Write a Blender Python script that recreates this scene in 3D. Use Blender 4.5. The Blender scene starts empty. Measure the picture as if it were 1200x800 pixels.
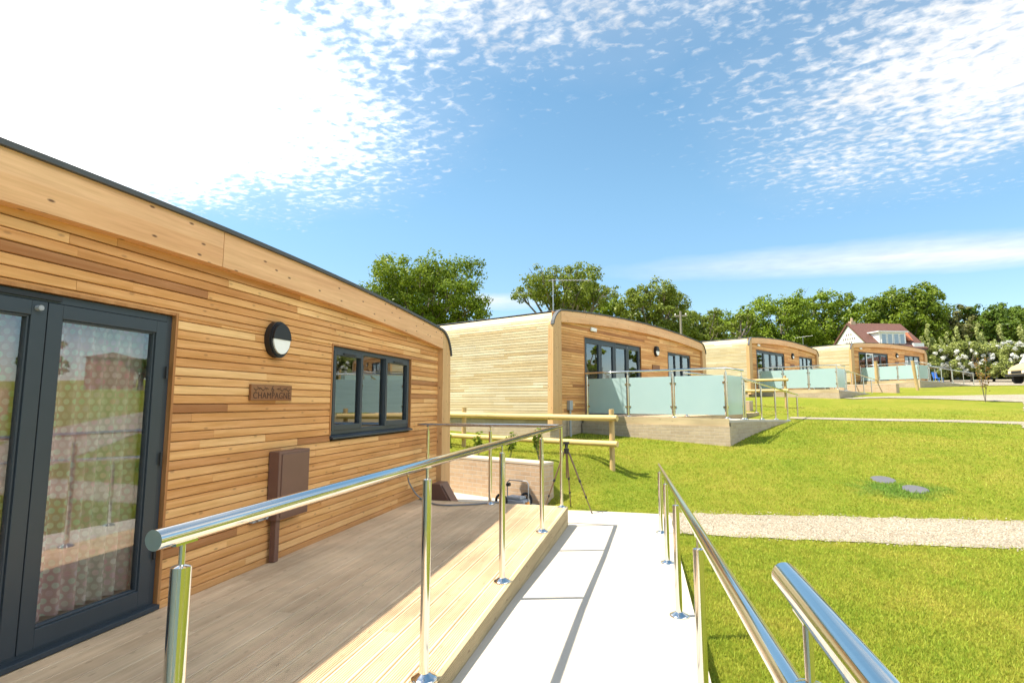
import bpy, math, random
import numpy as np
from math import sin, cos, pi, radians, sqrt, atan2
from mathutils import Vector, Matrix

random.seed(7)
RNG = np.random.default_rng(7)
scene = bpy.context.scene
COL = scene.collection

# ------------------------------------------------------------------ ground
GY = np.array([-400, -50, 0, 7.6, 8.4, 9.0, 10.6, 13.1, 15, 17, 19.5, 24.5, 28, 34, 40, 50, 65, 90, 150, 250, 600.])
GZ = np.array([-3, -1.2, -.32, -.29, -.28, -.26, .06, .52, .70, .82, .93, 1.22, 1.6, 1.95, 2.35, 2.8, 3.5, 4.8, 8, 14, 30.])


def pchip(x, y):
    h = np.diff(x); d = np.diff(y) / h; m = np.zeros_like(y)
    for i in range(1, len(y) - 1):
        if d[i - 1] * d[i] > 0:
            w1 = 2 * h[i] + h[i - 1]; w2 = h[i] + 2 * h[i - 1]
            m[i] = (w1 + w2) / (w1 / d[i - 1] + w2 / d[i])
    m[0] = d[0]; m[-1] = d[-1]
    return m


GM = pchip(GY, GZ)


def G1(Y):
    Y = np.clip(np.asarray(Y, float), GY[0], GY[-1] - 1e-6)
    i = np.clip(np.searchsorted(GY, Y, side='right') - 1, 0, len(GY) - 2)
    h = GY[i + 1] - GY[i]; t = (Y - GY[i]) / h
    return ((2 * t**3 - 3 * t**2 + 1) * GZ[i] + (t**3 - 2 * t**2 + t) * h * GM[i]
            + (-2 * t**3 + 3 * t**2) * GZ[i + 1] + (t**3 - t**2) * h * GM[i + 1])


def sst(a, b, x):
    t = np.clip((np.asarray(x, float) - a) / (b - a), 0, 1)
    return t * t * (3 - 2 * t)


# the four cabins: origin of the front wall's left end, azimuth of the front wall, deck level
SITES = [((-3.40, -1.70, 0.0), 0.0), ((-2.23, 13.10, 1.09), 24.8), ((5.01, 29.28, 2.05), 32.4), ((13.82, 42.2, 2.87), 47.1)]


def frame_of(k):
    p, az = SITES[k]
    d = np.array([sin(radians(az)), cos(radians(az))]); n = np.array([d[1], -d[0]])
    return np.array(p), d, n


def site(k, n, s, z=0.0):
    p, d, nn = frame_of(k)
    q = p[:2] + d * s + nn * n
    return (float(q[0]), float(q[1]), float(p[2] + z))


P2, D2, N2 = frame_of(1)
WS = -3.28          # retaining wall front face in the second cabin's own axes
WN = 2.07           # its right-hand end


def GR(X, Y):
    """ground height"""
    X = np.asarray(X, float); Y = np.asarray(Y, float)
    z = G1(Y)
    s = (X - P2[0]) * D2[0] + (Y - P2[1]) * D2[1]
    n = (X - P2[0]) * N2[0] + (Y - P2[1]) * N2[1]
    # bank held by the retaining wall
    lift = np.maximum(.40 - z, 0)
    ne = 2.04 + .9 * sst(WS + .3, WS + 1.5, s)
    w = sst(0, 1, (ne - n) / (.35 + .8 * (ne - 2.04)))
    z = np.where(s > WS + .16, z + lift * w, z)
    # hard standing in front of it
    low = sst(-1.2, -1.75, X) * (s <= WS + .16)
    z = z * (1 - low) + np.minimum(z, -.31) * low
    return z


def gz(x, y):
    return float(GR(x, y))


# ------------------------------------------------------------------ mesh builder
class MB:
    def __init__(self):
        self.v = []; self.f = []; self.t = []; self.s = []

    def quad(self, a, b, c, d, tone=0.5, smooth=False):
        i = len(self.v); self.v += [a, b, c, d]; self.f.append((i, i + 1, i + 2, i + 3)); self.t.append(tone); self.s.append(smooth)

    def poly(self, pts, tone=0.5):
        i = len(self.v); self.v += list(pts); self.f.append(tuple(range(i, i + len(pts)))); self.t.append(tone); self.s.append(False)

    def box(self, x0, x1, y0, y1, z0, z1, tone=0.5, skip=''):
        i = len(self.v)
        self.v += [(x0, y0, z0), (x1, y0, z0), (x1, y1, z0), (x0, y1, z0), (x0, y0, z1), (x1, y0, z1), (x1, y1, z1), (x0, y1, z1)]
        fs = {'b': (0, 3, 2, 1), 't': (4, 5, 6, 7), 'f': (0, 1, 5, 4), 'r': (1, 2, 6, 5), 'k': (2, 3, 7, 6), 'l': (3, 0, 4, 7)}
        for k, q in fs.items():
            if k not in skip:
                self.f.append(tuple(i + j for j in q)); self.t.append(tone); self.s.append(False)

    def prism(self, prof, axis, a, b, tone=0.5, smooth=False, caps=True):
        """closed profile (list of 2D) swept along axis 'x','y','z' from a to b"""
        def mk(p, t):
            if axis == 'x': return (t, p[0], p[1])
            if axis == 'y': return (p[0], t, p[1])
            return (p[0], p[1], t)
        n = len(prof); i = len(self.v)
        self.v += [mk(p, a) for p in prof] + [mk(p, b) for p in prof]
        for k in range(n):
            j = (k + 1) % n
            self.f.append((i + k, i + j, i + n + j, i + n + k)); self.t.append(tone); self.s.append(smooth)
        if caps:
            i = len(self.v); self.v += [mk(p, a) for p in prof] + [mk(p, b) for p in prof]
            self.f.append(tuple(i + k for k in range(n))[::-1]); self.t.append(tone); self.s.append(False)
            self.f.append(tuple(i + n + k for k in range(n))); self.t.append(tone); self.s.append(False)

    def tube(self, pts, r, seg=12, tone=0.5, caps=True):
        pts = [Vector(p) for p in pts]; n = len(pts)
        rs = r if isinstance(r, (list, tuple)) else [r] * n
        rings = []
        up = None
        for k in range(n):
            if k == 0: d = pts[1] - pts[0]
            elif k == n - 1: d = pts[-1] - pts[-2]
            else:
                d = (pts[k + 1] - pts[k]).normalized() + (pts[k] - pts[k - 1]).normalized()
            d.normalize()
            if up is None:
                up = Vector((0, 0, 1)) if abs(d.z) < .9 else Vector((1, 0, 0))
            a = d.cross(up)
            if a.length < 1e-4: a = d.cross(Vector((0, 1, 0)))
            a.normalize(); b = a.cross(d).normalized(); up = b
            sc = 1.0
            if 0 < k < n - 1:
                c = (pts[k + 1] - pts[k]).normalized().dot((pts[k] - pts[k - 1]).normalized())
                sc = 1 / max(.6, sqrt(max(0.01, (1 + c) / 2)))
            rings.append([pts[k] + (a * cos(2 * pi * j / seg) * sc + b * sin(2 * pi * j / seg)) * rs[k] for j in range(seg)])
        i = len(self.v)
        for rg in rings: self.v += [tuple(p) for p in rg]
        for k in range(n - 1):
            for j in range(seg):
                q = (j + 1) % seg
                self.f.append((i + k * seg + j, i + k * seg + q, i + (k + 1) * seg + q, i + (k + 1) * seg + j)); self.t.append(tone); self.s.append(True)
        if caps:
            for rg, rev in ((rings[0], True), (rings[-1], False)):
                i = len(self.v); self.v += [tuple(p) for p in rg]
                ids = [i + j for j in range(seg)]
                self.f.append(tuple(ids[::-1] if rev else ids)); self.t.append(tone); self.s.append(False)

    def lathe(self, prof, cx, cy, seg=20, tone=0.5):
        """profile (r,z) turned round a vertical axis"""
        i = len(self.v); n = len(prof)
        for r, z in prof:
            self.v += [(cx + r * cos(2 * pi * j / seg), cy + r * sin(2 * pi * j / seg), z) for j in range(seg)]
        for k in range(n - 1):
            for j in range(seg):
                q = (j + 1) % seg
                self.f.append((i + k * seg + j, i + k * seg + q, i + (k + 1) * seg + q, i + (k + 1) * seg + j)); self.t.append(tone); self.s.append(True)

    def build(self, name, mat, parent=None, bevel=0.0):
        me = bpy.data.meshes.new(name)
        me.from_pydata([tuple(p) for p in self.v], [], self.f)
        me.update()
        at = me.attributes.new('tone', 'FLOAT', 'FACE'); at.data.foreach_set('value', np.array(self.t, np.float32))
        me.polygons.foreach_set('use_smooth', np.array(self.s, bool))
        o = bpy.data.objects.new(name, me); COL.objects.link(o)
        if mat: me.materials.append(mat)
        if parent: o.parent = parent
        if bevel:
            m = o.modifiers.new('bevel', 'BEVEL'); m.width = bevel; m.segments = 2; m.limit_method = 'ANGLE'; m.angle_limit = radians(40)
        return o


def np_mesh(name, verts, faces, mat, parent=None, tone=None, smooth=False):
    """verts (N,3), faces (M,k) numpy"""
    me = bpy.data.meshes.new(name); k = faces.shape[1]
    me.vertices.add(len(verts)); me.vertices.foreach_set('co', np.asarray(verts, np.float32).ravel())
    me.loops.add(faces.size); me.loops.foreach_set('vertex_index', faces.astype(np.int32).ravel())
    me.polygons.add(len(faces)); me.polygons.foreach_set('loop_start', np.arange(0, faces.size, k, dtype=np.int32))
    me.polygons.foreach_set('loop_total', np.full(len(faces), k, np.int32))
    me.update(calc_edges=True)
    if tone is not None:
        at = me.attributes.new('tone', 'FLOAT', 'FACE'); at.data.foreach_set('value', np.asarray(tone, np.float32))
    me.polygons.foreach_set('use_smooth', np.full(len(faces), smooth, bool))
    o = bpy.data.objects.new(name, me); COL.objects.link(o)
    if mat: me.materials.append(mat)
    if parent: o.parent = parent
    return o


def tag(o, label=None, cat=None, group=None, kind=None):
    if label: o['label'] = label
    if cat: o['category'] = cat
    if group: o['group'] = group
    if kind: o['kind'] = kind
    return o


def empty(name, loc=(0, 0, 0), rz=0.0):
    o = bpy.data.objects.new(name, None); COL.objects.link(o); o.location = loc; o.rotation_euler = (0, 0, rz); o.empty_display_size = .2
    return o


def copy_tree(o, parent=None):
    c = o.copy(); COL.objects.link(c)
    if parent: c.parent = parent
    for ch in list(o.children): copy_tree(ch, c)
    return c


def to_site(o, k, n=0, s=0, z=0):
    o.location = site(k, n, s, z); o.rotation_euler = (0, 0, -radians(SITES[k][1]))
    return o


# ------------------------------------------------------------------ materials
class NT:
    def __init__(self, name):
        self.m = bpy.data.materials.new(name); self.m.use_nodes = True
        self.t = self.m.node_tree; self.t.nodes.clear()
        self.out = self.t.nodes.new('ShaderNodeOutputMaterial')

    def n(self, kind, ins=None, **props):
        nd = self.t.nodes.new('ShaderNode' + kind)
        for k, v in props.items(): setattr(nd, k, v)
        if ins:
            for k, v in ins.items():
                sk = nd.inputs[k]
                if hasattr(v, 'links') or isinstance(v, bpy.types.NodeSocket): self.t.links.new(v, sk)
                else: sk.default_value = v
        return nd

    def math(self, op, a, b=0.0, c=0.0, clamp=False):
        nd = self.t.nodes.new('ShaderNodeMath'); nd.operation = op; nd.use_clamp = clamp
        for i, v in enumerate((a, b, c)):
            if isinstance(v, bpy.types.NodeSocket): self.t.links.new(v, nd.inputs[i])
            else: nd.inputs[i].default_value = v
        return nd.outputs[0]

    def ramp(self, fac, stops):
        nd = self.t.nodes.new('ShaderNodeValToRGB'); e = nd.color_ramp.elements
        while len(e) < len(stops): e.new(.5)
        for i, (p, c) in enumerate(stops):
            e[i].position = p; e[i].color = (*c, 1) if len(c) == 3 else c
        self.t.links.new(fac, nd.inputs[0])
        return nd.outputs[0]

    def mix(self, fac, a, b, mode='MIX'):
        nd = self.t.nodes.new('ShaderNodeMix'); nd.data_type = 'RGBA'; nd.blend_type = mode; nd.clamp_factor = True
        for i, v in ((0, fac), (6, a), (7, b)):
            if isinstance(v, bpy.types.NodeSocket): self.t.links.new(v, nd.inputs[i])
            else: nd.inputs[i].default_value = v if i == 0 else ((*v, 1) if len(v) == 3 else v)
        return nd.outputs[2]

    def mapping(self, vec, scale=(1, 1, 1), loc=(0, 0, 0), rot=(0, 0, 0)):
        return self.n('Mapping', {'Vector': vec, 'Scale': scale, 'Location': loc, 'Rotation': rot}).outputs[0]

    def noise(self, vec, scale, detail=4, rough=.55, dist=0.0):
        return self.n('TexNoise', {'Vector': vec, 'Scale': scale, 'Detail': detail, 'Roughness': rough, 'Distortion': dist}).outputs[0]

    def principled(self, **ins):
        b = self.n('BsdfPrincipled', {k.replace('_', ' '): v for k, v in ins.items()})
        self.t.links.new(b.outputs[0], self.out.inputs[0])
        return b

    def bump(self, h, strength=.3, dist=.01):
        return self.n('Bump', {'Height': h, 'Strength': strength, 'Distance': dist}).outputs[0]

    def obj(self): return self.n('TexCoord').outputs['Object']

    def tone(self): return self.n('Attribute', attribute_name='tone').outputs['Fac']

    def geo(self): return self.n('NewGeometry').outputs['Position']


def simple(name, col, rough=.5, metal=0.0, spec=.5, var=.08):
    t = NT(name)
    v = t.noise(t.obj(), 9, 5)
    c = t.mix(v, tuple(x * (1 - var) for x in col), tuple(min(1, x * (1 + var)) for x in col))
    r = t.math('ADD', rough - .06, t.math('MULTIPLY', v, .12))
    t.principled(Base_Color=c, Roughness=r, Metallic=metal, Specular_IOR_Level=spec)
    return t.m


def wood(name, stops, axis='y', grain=1.0, knots=.0, rough=.62, stain=.25, bumpd=.002):
    t = NT(name)
    tn = t.tone(); ob = t.obj()
    off = t.n('CombineXYZ', {'X': t.math('MULTIPLY', tn, 37.0), 'Y': t.math('MULTIPLY', tn, 53.0), 'Z': t.math('MULTIPLY', tn, 71.0)}).outputs[0]
    v = t.n('VectorMath', {0: ob, 1: off}, operation='ADD').outputs[0]
    sc = {'y': (26, 1.1, 26), 'x': (1.1, 26, 26), 'z': (26, 26, 1.1)}[axis]
    g1 = t.noise(t.mapping(v, sc), 1.6, 5, .6, .6)
    g2 = t.noise(t.mapping(v, tuple(k * .28 for k in sc)), 1.3, 3, .5, 1.2)
    g3 = t.noise(t.mapping(v, tuple(k * 4 for k in sc)), 1.5, 2, .6)
    base = t.ramp(tn, stops)
    g = t.math('ADD', t.math('MULTIPLY', t.math('SUBTRACT', g1, .5), .75 * grain), t.math('MULTIPLY', t.math('SUBTRACT', g2, .5), .8 * grain))
    g = t.math('ADD', g, t.math('MULTIPLY', t.math('SUBTRACT', g3, .5), .3 * grain))
    hsv = t.n('HueSaturation', {'Color': base, 'Value': t.math('ADD', 1.0, g), 'Saturation': t.math('SUBTRACT', 1.0, t.math('MULTIPLY', g, .35)), 'Hue': t.math('ADD', .5, t.math('MULTIPLY', t.math('SUBTRACT', g2, .5), .02))}).outputs[0]
    col = hsv
    if knots:
        sv = t.n('SeparateXYZ', {0: v}).outputs
        long = {'x': sv[0], 'y': sv[1], 'z': sv[2]}[axis]; other = t.math('ADD', sv[0], t.math('ADD', sv[1], sv[2])) if axis != 'y' else t.math('ADD', sv[0], sv[2])
        if axis != 'y': other = t.math('SUBTRACT', other, long)
        kv = t.n('TexVoronoi', {'Vector': t.n('CombineXYZ', {'X': t.math('MULTIPLY', long, .38), 'Y': other, 'Z': 0.0}).outputs[0], 'Scale': 6.5, 'Randomness': 1.0}, voronoi_dimensions='2D').outputs['Distance']
        kk = t.math('SUBTRACT', 1.0, t.math('MULTIPLY', t.math('SUBTRACT', kv, .030), 26.0), clamp=True)
        col = t.mix(t.math('MULTIPLY', kk, knots), col, (.10, .04, .015))
    if stain:
        s = t.noise(t.mapping(ob, (1, 1, 1)), .9, 4, .6)
        s = t.math('MULTIPLY', t.math('SUBTRACT', s, .5), stain * 2.2)
        col = t.n('HueSaturation', {'Color': col, 'Value': t.math('ADD', 1.0, s)}).outputs[0]
    b = t.bump(t.math('ADD', g1, t.math('MULTIPLY', g3, .5)), .35, bumpd)
    t.principled(Base_Color=col, Roughness=t.math('ADD', rough - .08, t.math('MULTIPLY', g1, .16)), Specular_IOR_Level=.35, Normal=b)
    return t.m


CEDAR = [(0, (.33, .140, .050)), (.2, (.47, .215, .074)), (.45, (.61, .300, .103)), (.7, (.70, .380, .140)), (.9, (.75, .455, .195)), (1, (.64, .325, .118))]
CEDAR_SUNLIT = [(0, (.40, .27, .12)), (.4, (.50, .385, .21)), (.75, (.56, .47, .30)), (1, (.60, .53, .37))]  # same cedar as the shaded fronts; sunlight on the ends put into the colour
M = {}
M['cedar_front'] = wood('cedar_cladding', CEDAR, 'y', .75, .4, stain=.15)
M['cedar_end'] = wood('cedar_end_cladding', CEDAR_SUNLIT, 'x', .55, .2)
M['fascia'] = wood('laminated_larch', [(0, (.68, .365, .165)), (1, (.76, .465, .245))], 'y', .55, .9, .5, .12)
M['leg'] = wood('laminated_larch_upright', [(0, (.52, .30, .125)), (1, (.60, .37, .175))], 'z', .5, .6, .5, .15)
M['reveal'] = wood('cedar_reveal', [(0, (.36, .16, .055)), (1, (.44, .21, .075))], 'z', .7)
M['deck'] = wood('decking_softwood', [(0, (.55, .385, .235)), (.5, (.64, .465, .29)), (1, (.70, .535, .35))], 'y', .55, .25, .75, .55, .001)
M['deck_fascia'] = wood('decking_fascia', [(0, (.40, .31, .17)), (1, (.48, .38, .22))], 'y', .6, .5, .7, .35)
M['deck_end'] = wood('decking_end_fascia', [(0, (.42, .32, .18)), (1, (.50, .40, .24))], 'x', .6, .5, .7, .35)
M['log'] = wood('peeled_log', [(0, (.52, .37, .14)), (1, (.62, .46, .20))], 'x', .5, .6, .6, .3)
M['log_post'] = wood('peeled_log_post', [(0, (.40, .27, .11)), (1, (.50, .36, .17))], 'z', .6, .5, .65, .4)
M['sign'] = wood('sign_oak', [(0, (.22, .095, .035)), (1, (.25, .11, .045))], 'y', .5, 0, .55, .1)
M['carved'] = simple('carved_letter', (.055, .02, .008), .7)
M['anthracite'] = simple('anthracite_aluminium', (.036, .046, .056), .38)
M['roofing'] = simple('grey_roof_membrane', (.075, .08, .088), .7, var=.2)
M['black'] = simple('black_plastic', (.015, .015, .017), .45)
M['brown_plastic'] = simple('brown_plastic', (.165, .085, .062), .42, var=.12)
M['grey_plastic'] = simple('grey_plastic', (.34, .36, .38), .45)
M['white_plastic'] = simple('white_plastic', (.78, .78, .76), .35)
M['opal'] = simple('opal_diffuser', (.85, .85, .82), .3)
M['orange'] = simple('orange_plastic', (.75, .28, .02), .4)
M['blue'] = simple('blue_plastic', (.03, .16, .55), .4)
M['brass'] = simple('brass_tap', (.55, .38, .12), .3, 1.0)
M['hose'] = simple('grey_hose', (.20, .21, .22), .5)
M['charcoal'] = simple('gap_shade_charcoal', (.02, .02, .02), .8)
M['interior'] = simple('interior_wall', (.50, .47, .42), .9)
M['bronze'] = simple('bronze_tripod_leg', (.20, .13, .08), .35, .6)
M['tan_paint'] = simple('tan_car_paint', (.44, .34, .19), .3, var=.03)
M['tyre'] = simple('tyre_rubber', (.02, .02, .022), .85)
M['white_render'] = simple('white_render', (.80, .79, .76), .85, var=.04)
M['pole'] = simple('weathered_pole', (.25, .22, .18), .9, var=.2)
M['galv'] = simple('galvanised_aerial', (.42, .42, .43), .4, .7)
M['cover'] = simple('grey_manhole_cover', (.105, .105, .115), .8, var=.15)


def mk_steel():
    t = NT('polished_steel')
    v = t.noise(t.mapping(t.obj(), (40, 40, 3)), 3, 4)
    t.principled(Base_Color=t.mix(v, (.66, .655, .63), (.74, .735, .71)), Metallic=1.0, Roughness=t.math('ADD', .05, t.math('MULTIPLY', v, .09)))
    return t.m


M['steel'] = mk_steel()


def mk_glass(name, tint=(.96, .97, .96), boost=1.7):
    t = NT(name)
    fr = t.n('Fresnel', {'IOR': 1.5}).outputs[0]
    fac = t.math('MULTIPLY_ADD', fr, boost, .10, clamp=True)
    a = t.n('BsdfTransparent', {'Color': (*tint, 1)}).outputs[0]
    g = t.n('BsdfGlossy', {'Color': (.95, .97, 1, 1), 'Roughness': .002, 'Normal': t.bump(t.noise(t.obj(), 1.3, 1), .012, .02)}).outputs[0]
    mx = t.n('MixShader', {0: fac, 1: a, 2: g})
    t.t.links.new(mx.outputs[0], t.out.inputs[0])
    return t.m


M['glass'] = mk_glass('window_glass')


def mk_frost():
    t = NT('frosted_glass')
    v = t.noise(t.obj(), 2.0, 3)
    c = t.mix(v, (.54, .72, .725), (.60, .77, .765))
    tr = t.n('BsdfTranslucent', {'Color': c}).outputs[0]
    df = t.n('BsdfDiffuse', {'Color': c}).outputs[0]
    gl = t.n('BsdfGlossy', {'Color': (1, 1, 1, 1), 'Roughness': .12}).outputs[0]
    m1 = t.n('MixShader', {0: .42, 1: df, 2: tr}).outputs[0]
    fr = t.n('Fresnel', {'IOR': 1.45}).outputs[0]
    m2 = t.n('MixShader', {0: fr, 1: m1, 2: gl})
    t.t.links.new(m2.outputs[0], t.out.inputs[0])
    return t.m


M['frost'] = mk_frost()


def mk_brick(name, cols, mortar, rough=.85):
    t = NT(name)
    ob = t.obj(); sp = t.n('SeparateXYZ', {0: ob})
    vec = t.n('CombineXYZ', {'X': t.math('ADD', sp.outputs[0], sp.outputs[1]), 'Y': sp.outputs[2], 'Z': 0.0}).outputs[0]
    br = t.n('TexBrick', {'Vector': vec, 'Color1': (*cols[0], 1), 'Color2': (*cols[1], 1), 'Mortar': (*mortar, 1), 'Scale': 1.0,
                          'Mortar Size': .006, 'Mortar Smooth': .2, 'Bias': .0, 'Brick Width': .225, 'Row Height': .075})
    nv = t.noise(ob, 14, 5, .6); n2 = t.noise(ob, 1.1, 3)
    c = t.n('HueSaturation', {'Color': br.outputs[0], 'Value': t.math('ADD', .62, t.math('ADD', t.math('MULTIPLY', nv, .45), t.math('MULTIPLY', n2, .3)))}).outputs[0]
    h = t.math('ADD', t.math('MULTIPLY', br.outputs['Fac'], -1.0), t.math('MULTIPLY', nv, .35))
    t.principled(Base_Color=c, Roughness=rough, Normal=t.bump(h, .7, .008))
    return t.m


M['brick'] = mk_brick('buff_brick', ((.50, .36, .235), (.44, .30, .19)), (.50, .43, .34))
M['brick_grey'] = mk_brick('grey_buff_brick', ((.44, .35, .235), (.37, .285, .19)), (.44, .37, .28))
M['brick_red'] = mk_brick('red_brick', ((.30, .10, .06), (.25, .08, .05)), (.35, .30, .26))


def mk_concrete(name, lo, hi, scale=1.0, rough=.85):
    t = NT(name); p = t.geo()
    a = t.noise(p, 1.3 * scale, 6, .62); b = t.noise(p, 40 * scale, 4, .7); c = t.noise(t.mapping(p, (1, 6, 1)), 9, 3, .5)
    sp = t.ramp(t.noise(p, 5 * scale, 5, .75), [(.62, (0, 0, 0)), (.72, (1, 1, 1))])
    f = t.math('ADD', t.math('MULTIPLY', a, .7), t.math('MULTIPLY', b, .35))
    col = t.mix(f, lo, hi)
    col = t.mix(t.math('MULTIPLY', sp, .35), col, tuple(x * .62 for x in lo))
    t.principled(Base_Color=col, Roughness=rough, Normal=t.bump(t.math('ADD', b, t.math('MULTIPLY', c, .7)), .35, .006))
    return t.m


M['concrete'] = mk_concrete('brushed_concrete', (.40, .355, .285), (.56, .51, .425))


M['brick_cap'] = mk_concrete('brick_capping', (.46, .38, .28), (.56, .48, .38), 3)


def mk_gravel():
    t = NT('pea_gravel'); p = t.geo()
    v = t.n('TexVoronoi', {'Vector': p, 'Scale': 64.0, 'Randomness': 1.0})
    v2 = t.n('TexVoronoi', {'Vector': p, 'Scale': 24.0, 'Randomness': 1.0})
    hue = t.n('SeparateColor', {0: v.outputs['Color']}).outputs[0]
    col = t.ramp(hue, [(0, (.22, .17, .12)), (.25, (.42, .345, .235)), (.6, (.55, .475, .345)), (.85, (.63, .575, .455)), (1, (.35, .30, .24))])
    dk = t.ramp(v.outputs['Distance'], [(.0, (1, 1, 1)), (.55, (.78, .78, .78)), (.9, (.35, .33, .30))])
    col = t.mix(1.0, col, dk, 'MULTIPLY')
    big = t.noise(p, .7, 4)
    col = t.n('HueSaturation', {'Color': col, 'Value': t.math('ADD', .55, t.math('MULTIPLY', big, .42))}).outputs[0]
    h = t.math('ADD', t.math('MULTIPLY', v.outputs['Distance'], -1.0), t.math('MULTIPLY', v2.outputs['Distance'], -.6))
    t.principled(Base_Color=col, Roughness=.9, Normal=t.bump(h, .4, .012))
    return t.m


M['gravel'] = mk_gravel()


def grass_colour(t, p):
    a = t.noise(p, .55, 5, .6, .4); b = t.noise(p, 3.2, 5, .65); c = t.noise(p, 28, 4, .7)
    f = t.math('ADD', t.math('ADD', t.math('MULTIPLY', a, .55), t.math('MULTIPLY', b, .38)), t.math('MULTIPLY', c, .30))
    col = t.ramp(f, [(.34, (.17, .255, .030)), (.48, (.24, .305, .035)), (.58, (.295, .335, .042)), (.70, (.36, .355, .055)), (.84, (.46, .40, .09))])
    # a lusher patch of turf round the two covers
    sx = t.n('SeparateXYZ', {0: p}).outputs
    dx = t.math('DIVIDE', t.math('SUBTRACT', sx[0], 4.0), .75); dy = t.math('DIVIDE', t.math('SUBTRACT', sx[1], 10.45), .42)
    dd = t.math('ADD', t.math('SQRT', t.math('ADD', t.math('MULTIPLY', dx, dx), t.math('MULTIPLY', dy, dy))), t.math('MULTIPLY', t.math('SUBTRACT', b, .5), 1.6))
    lush = t.math('MULTIPLY', t.math('SUBTRACT', 1.15, dd), 1.6, clamp=True)
    col = t.mix(t.math('MULTIPLY', lush, .75), col, (.12, .24, .045))
    return col, c, b


def mk_lawn():
    t = NT('lawn_turf'); p = t.geo()
    col, c, b = grass_colour(t, p)
    fine = t.noise(p, 130, 3, .7)
    col = t.n('HueSaturation', {'Color': col, 'Value': t.math('ADD', .42, t.math('MULTIPLY', fine, .46))}).outputs[0]
    t.principled(Base_Color=col, Roughness=.95, Specular_IOR_Level=.02, Normal=t.bump(t.math('ADD', fine, c), .7, .03))
    return t.m


def mk_blade():
    t = NT('grass_blade'); p = t.geo()
    col, c, b = grass_colour(t, p)
    tn = t.tone()
    col = t.n('HueSaturation', {'Color': col, 'Value': t.math('ADD', 1.0, t.math('MULTIPLY', tn, .45)), 'Hue': t.math('ADD', .485, t.math('MULTIPLY', tn, .03))}).outputs[0]
    d = t.n('BsdfDiffuse', {'Color': col}).outputs[0]; tr = t.n('BsdfTranslucent', {'Color': col}).outputs[0]
    g = t.n('BsdfGlossy', {'Color': (1, 1, .9, 1), 'Roughness': .45}).outputs[0]
    m = t.n('MixShader', {0: .48, 1: d, 2: tr}).outputs[0]
    m2 = t.n('MixShader', {0: .004, 1: m, 2: g})
    t.t.links.new(m2.outputs[0], t.out.inputs[0])
    return t.m


def mk_leaf(name, dark, mid, light, trans=.35):
    t = NT(name); tn = t.tone()
    n = t.noise(t.obj(), .45, 3)
    f = t.math('ADD', t.math('MULTIPLY', tn, .7), t.math('MULTIPLY', n, .35))
    col = t.ramp(f, [(.1, dark), (.5, mid), (.95, light)])
    d = t.n('BsdfDiffuse', {'Color': col}).outputs[0]
    tr = t.n('BsdfTranslucent', {'Color': t.mix(.25, col, (.25, .30, .02))}).outputs[0]
    g = t.n('BsdfGlossy', {'Color': (1, 1, 1, 1), 'Roughness': .4}).outputs[0]
    m = t.n('MixShader', {0: trans, 1: d, 2: tr}).outputs[0]
    m2 = t.n('MixShader', {0: .010, 1: m, 2: g})
    t.t.links.new(m2.outputs[0], t.out.inputs[0])
    return t.m


M['lawn'] = mk_lawn(); M['blade'] = mk_blade()
M['leaf_oak'] = mk_leaf('oak_leaves', (.065, .105, .010), (.14, .205, .020), (.25, .305, .04))
M['leaf_ash'] = mk_leaf('ash_leaves', (.09, .12, .016), (.175, .225, .034), (.28, .315, .07))
M['leaf_lime'] = mk_leaf('fresh_leaves', (.09, .145, .012), (.18, .26, .022), (.30, .365, .05))
M['leaf_dark'] = mk_leaf('dark_leaves', (.05, .09, .013), (.11, .175, .024), (.19, .26, .04))
M['leaf_brown'] = mk_leaf('budding_twigs', (.11, .10, .04), (.18, .18, .065), (.25, .27, .09))
M['leaf_pear'] = mk_leaf('pear_leaves', (.16, .20, .04), (.34, .38, .11), (.52, .54, .24))
M['blossom'] = mk_leaf('white_blossom', (.6, .6, .55), (.75, .75, .70), (.85, .85, .82), .3)
M['leaf_red'] = mk_leaf('reddish_leaves', (.20, .06, .02), (.30, .15, .04), (.22, .22, .05))


def mk_bark():
    t = NT('bark'); p = t.obj()
    a = t.noise(t.mapping(p, (6, 6, 1)), 2, 5, .7)
    t.principled(Base_Color=t.mix(a, (.09, .075, .055), (.26, .225, .18)), Roughness=.95, Normal=t.bump(a, .8, .03))
    return t.m


M['bark'] = mk_bark()


def mk_tiles():
    t = NT('red_roof_tiles'); p = t.obj()
    br = t.n('TexBrick', {'Vector': t.mapping(p, (1, 1, 1)), 'Color1': (.135, .052, .036, 1), 'Color2': (.10, .040, .029, 1), 'Mortar': (.07, .03, .025, 1), 'Scale': 3.0, 'Mortar Size': .02})
    n = t.noise(p, 3, 4)
    t.principled(Base_Color=t.mix(t.math('MULTIPLY', n, .5), br.outputs[0], (.15, .075, .055)), Roughness=.8)
    return t.m


M['tiles'] = mk_tiles()


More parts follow.
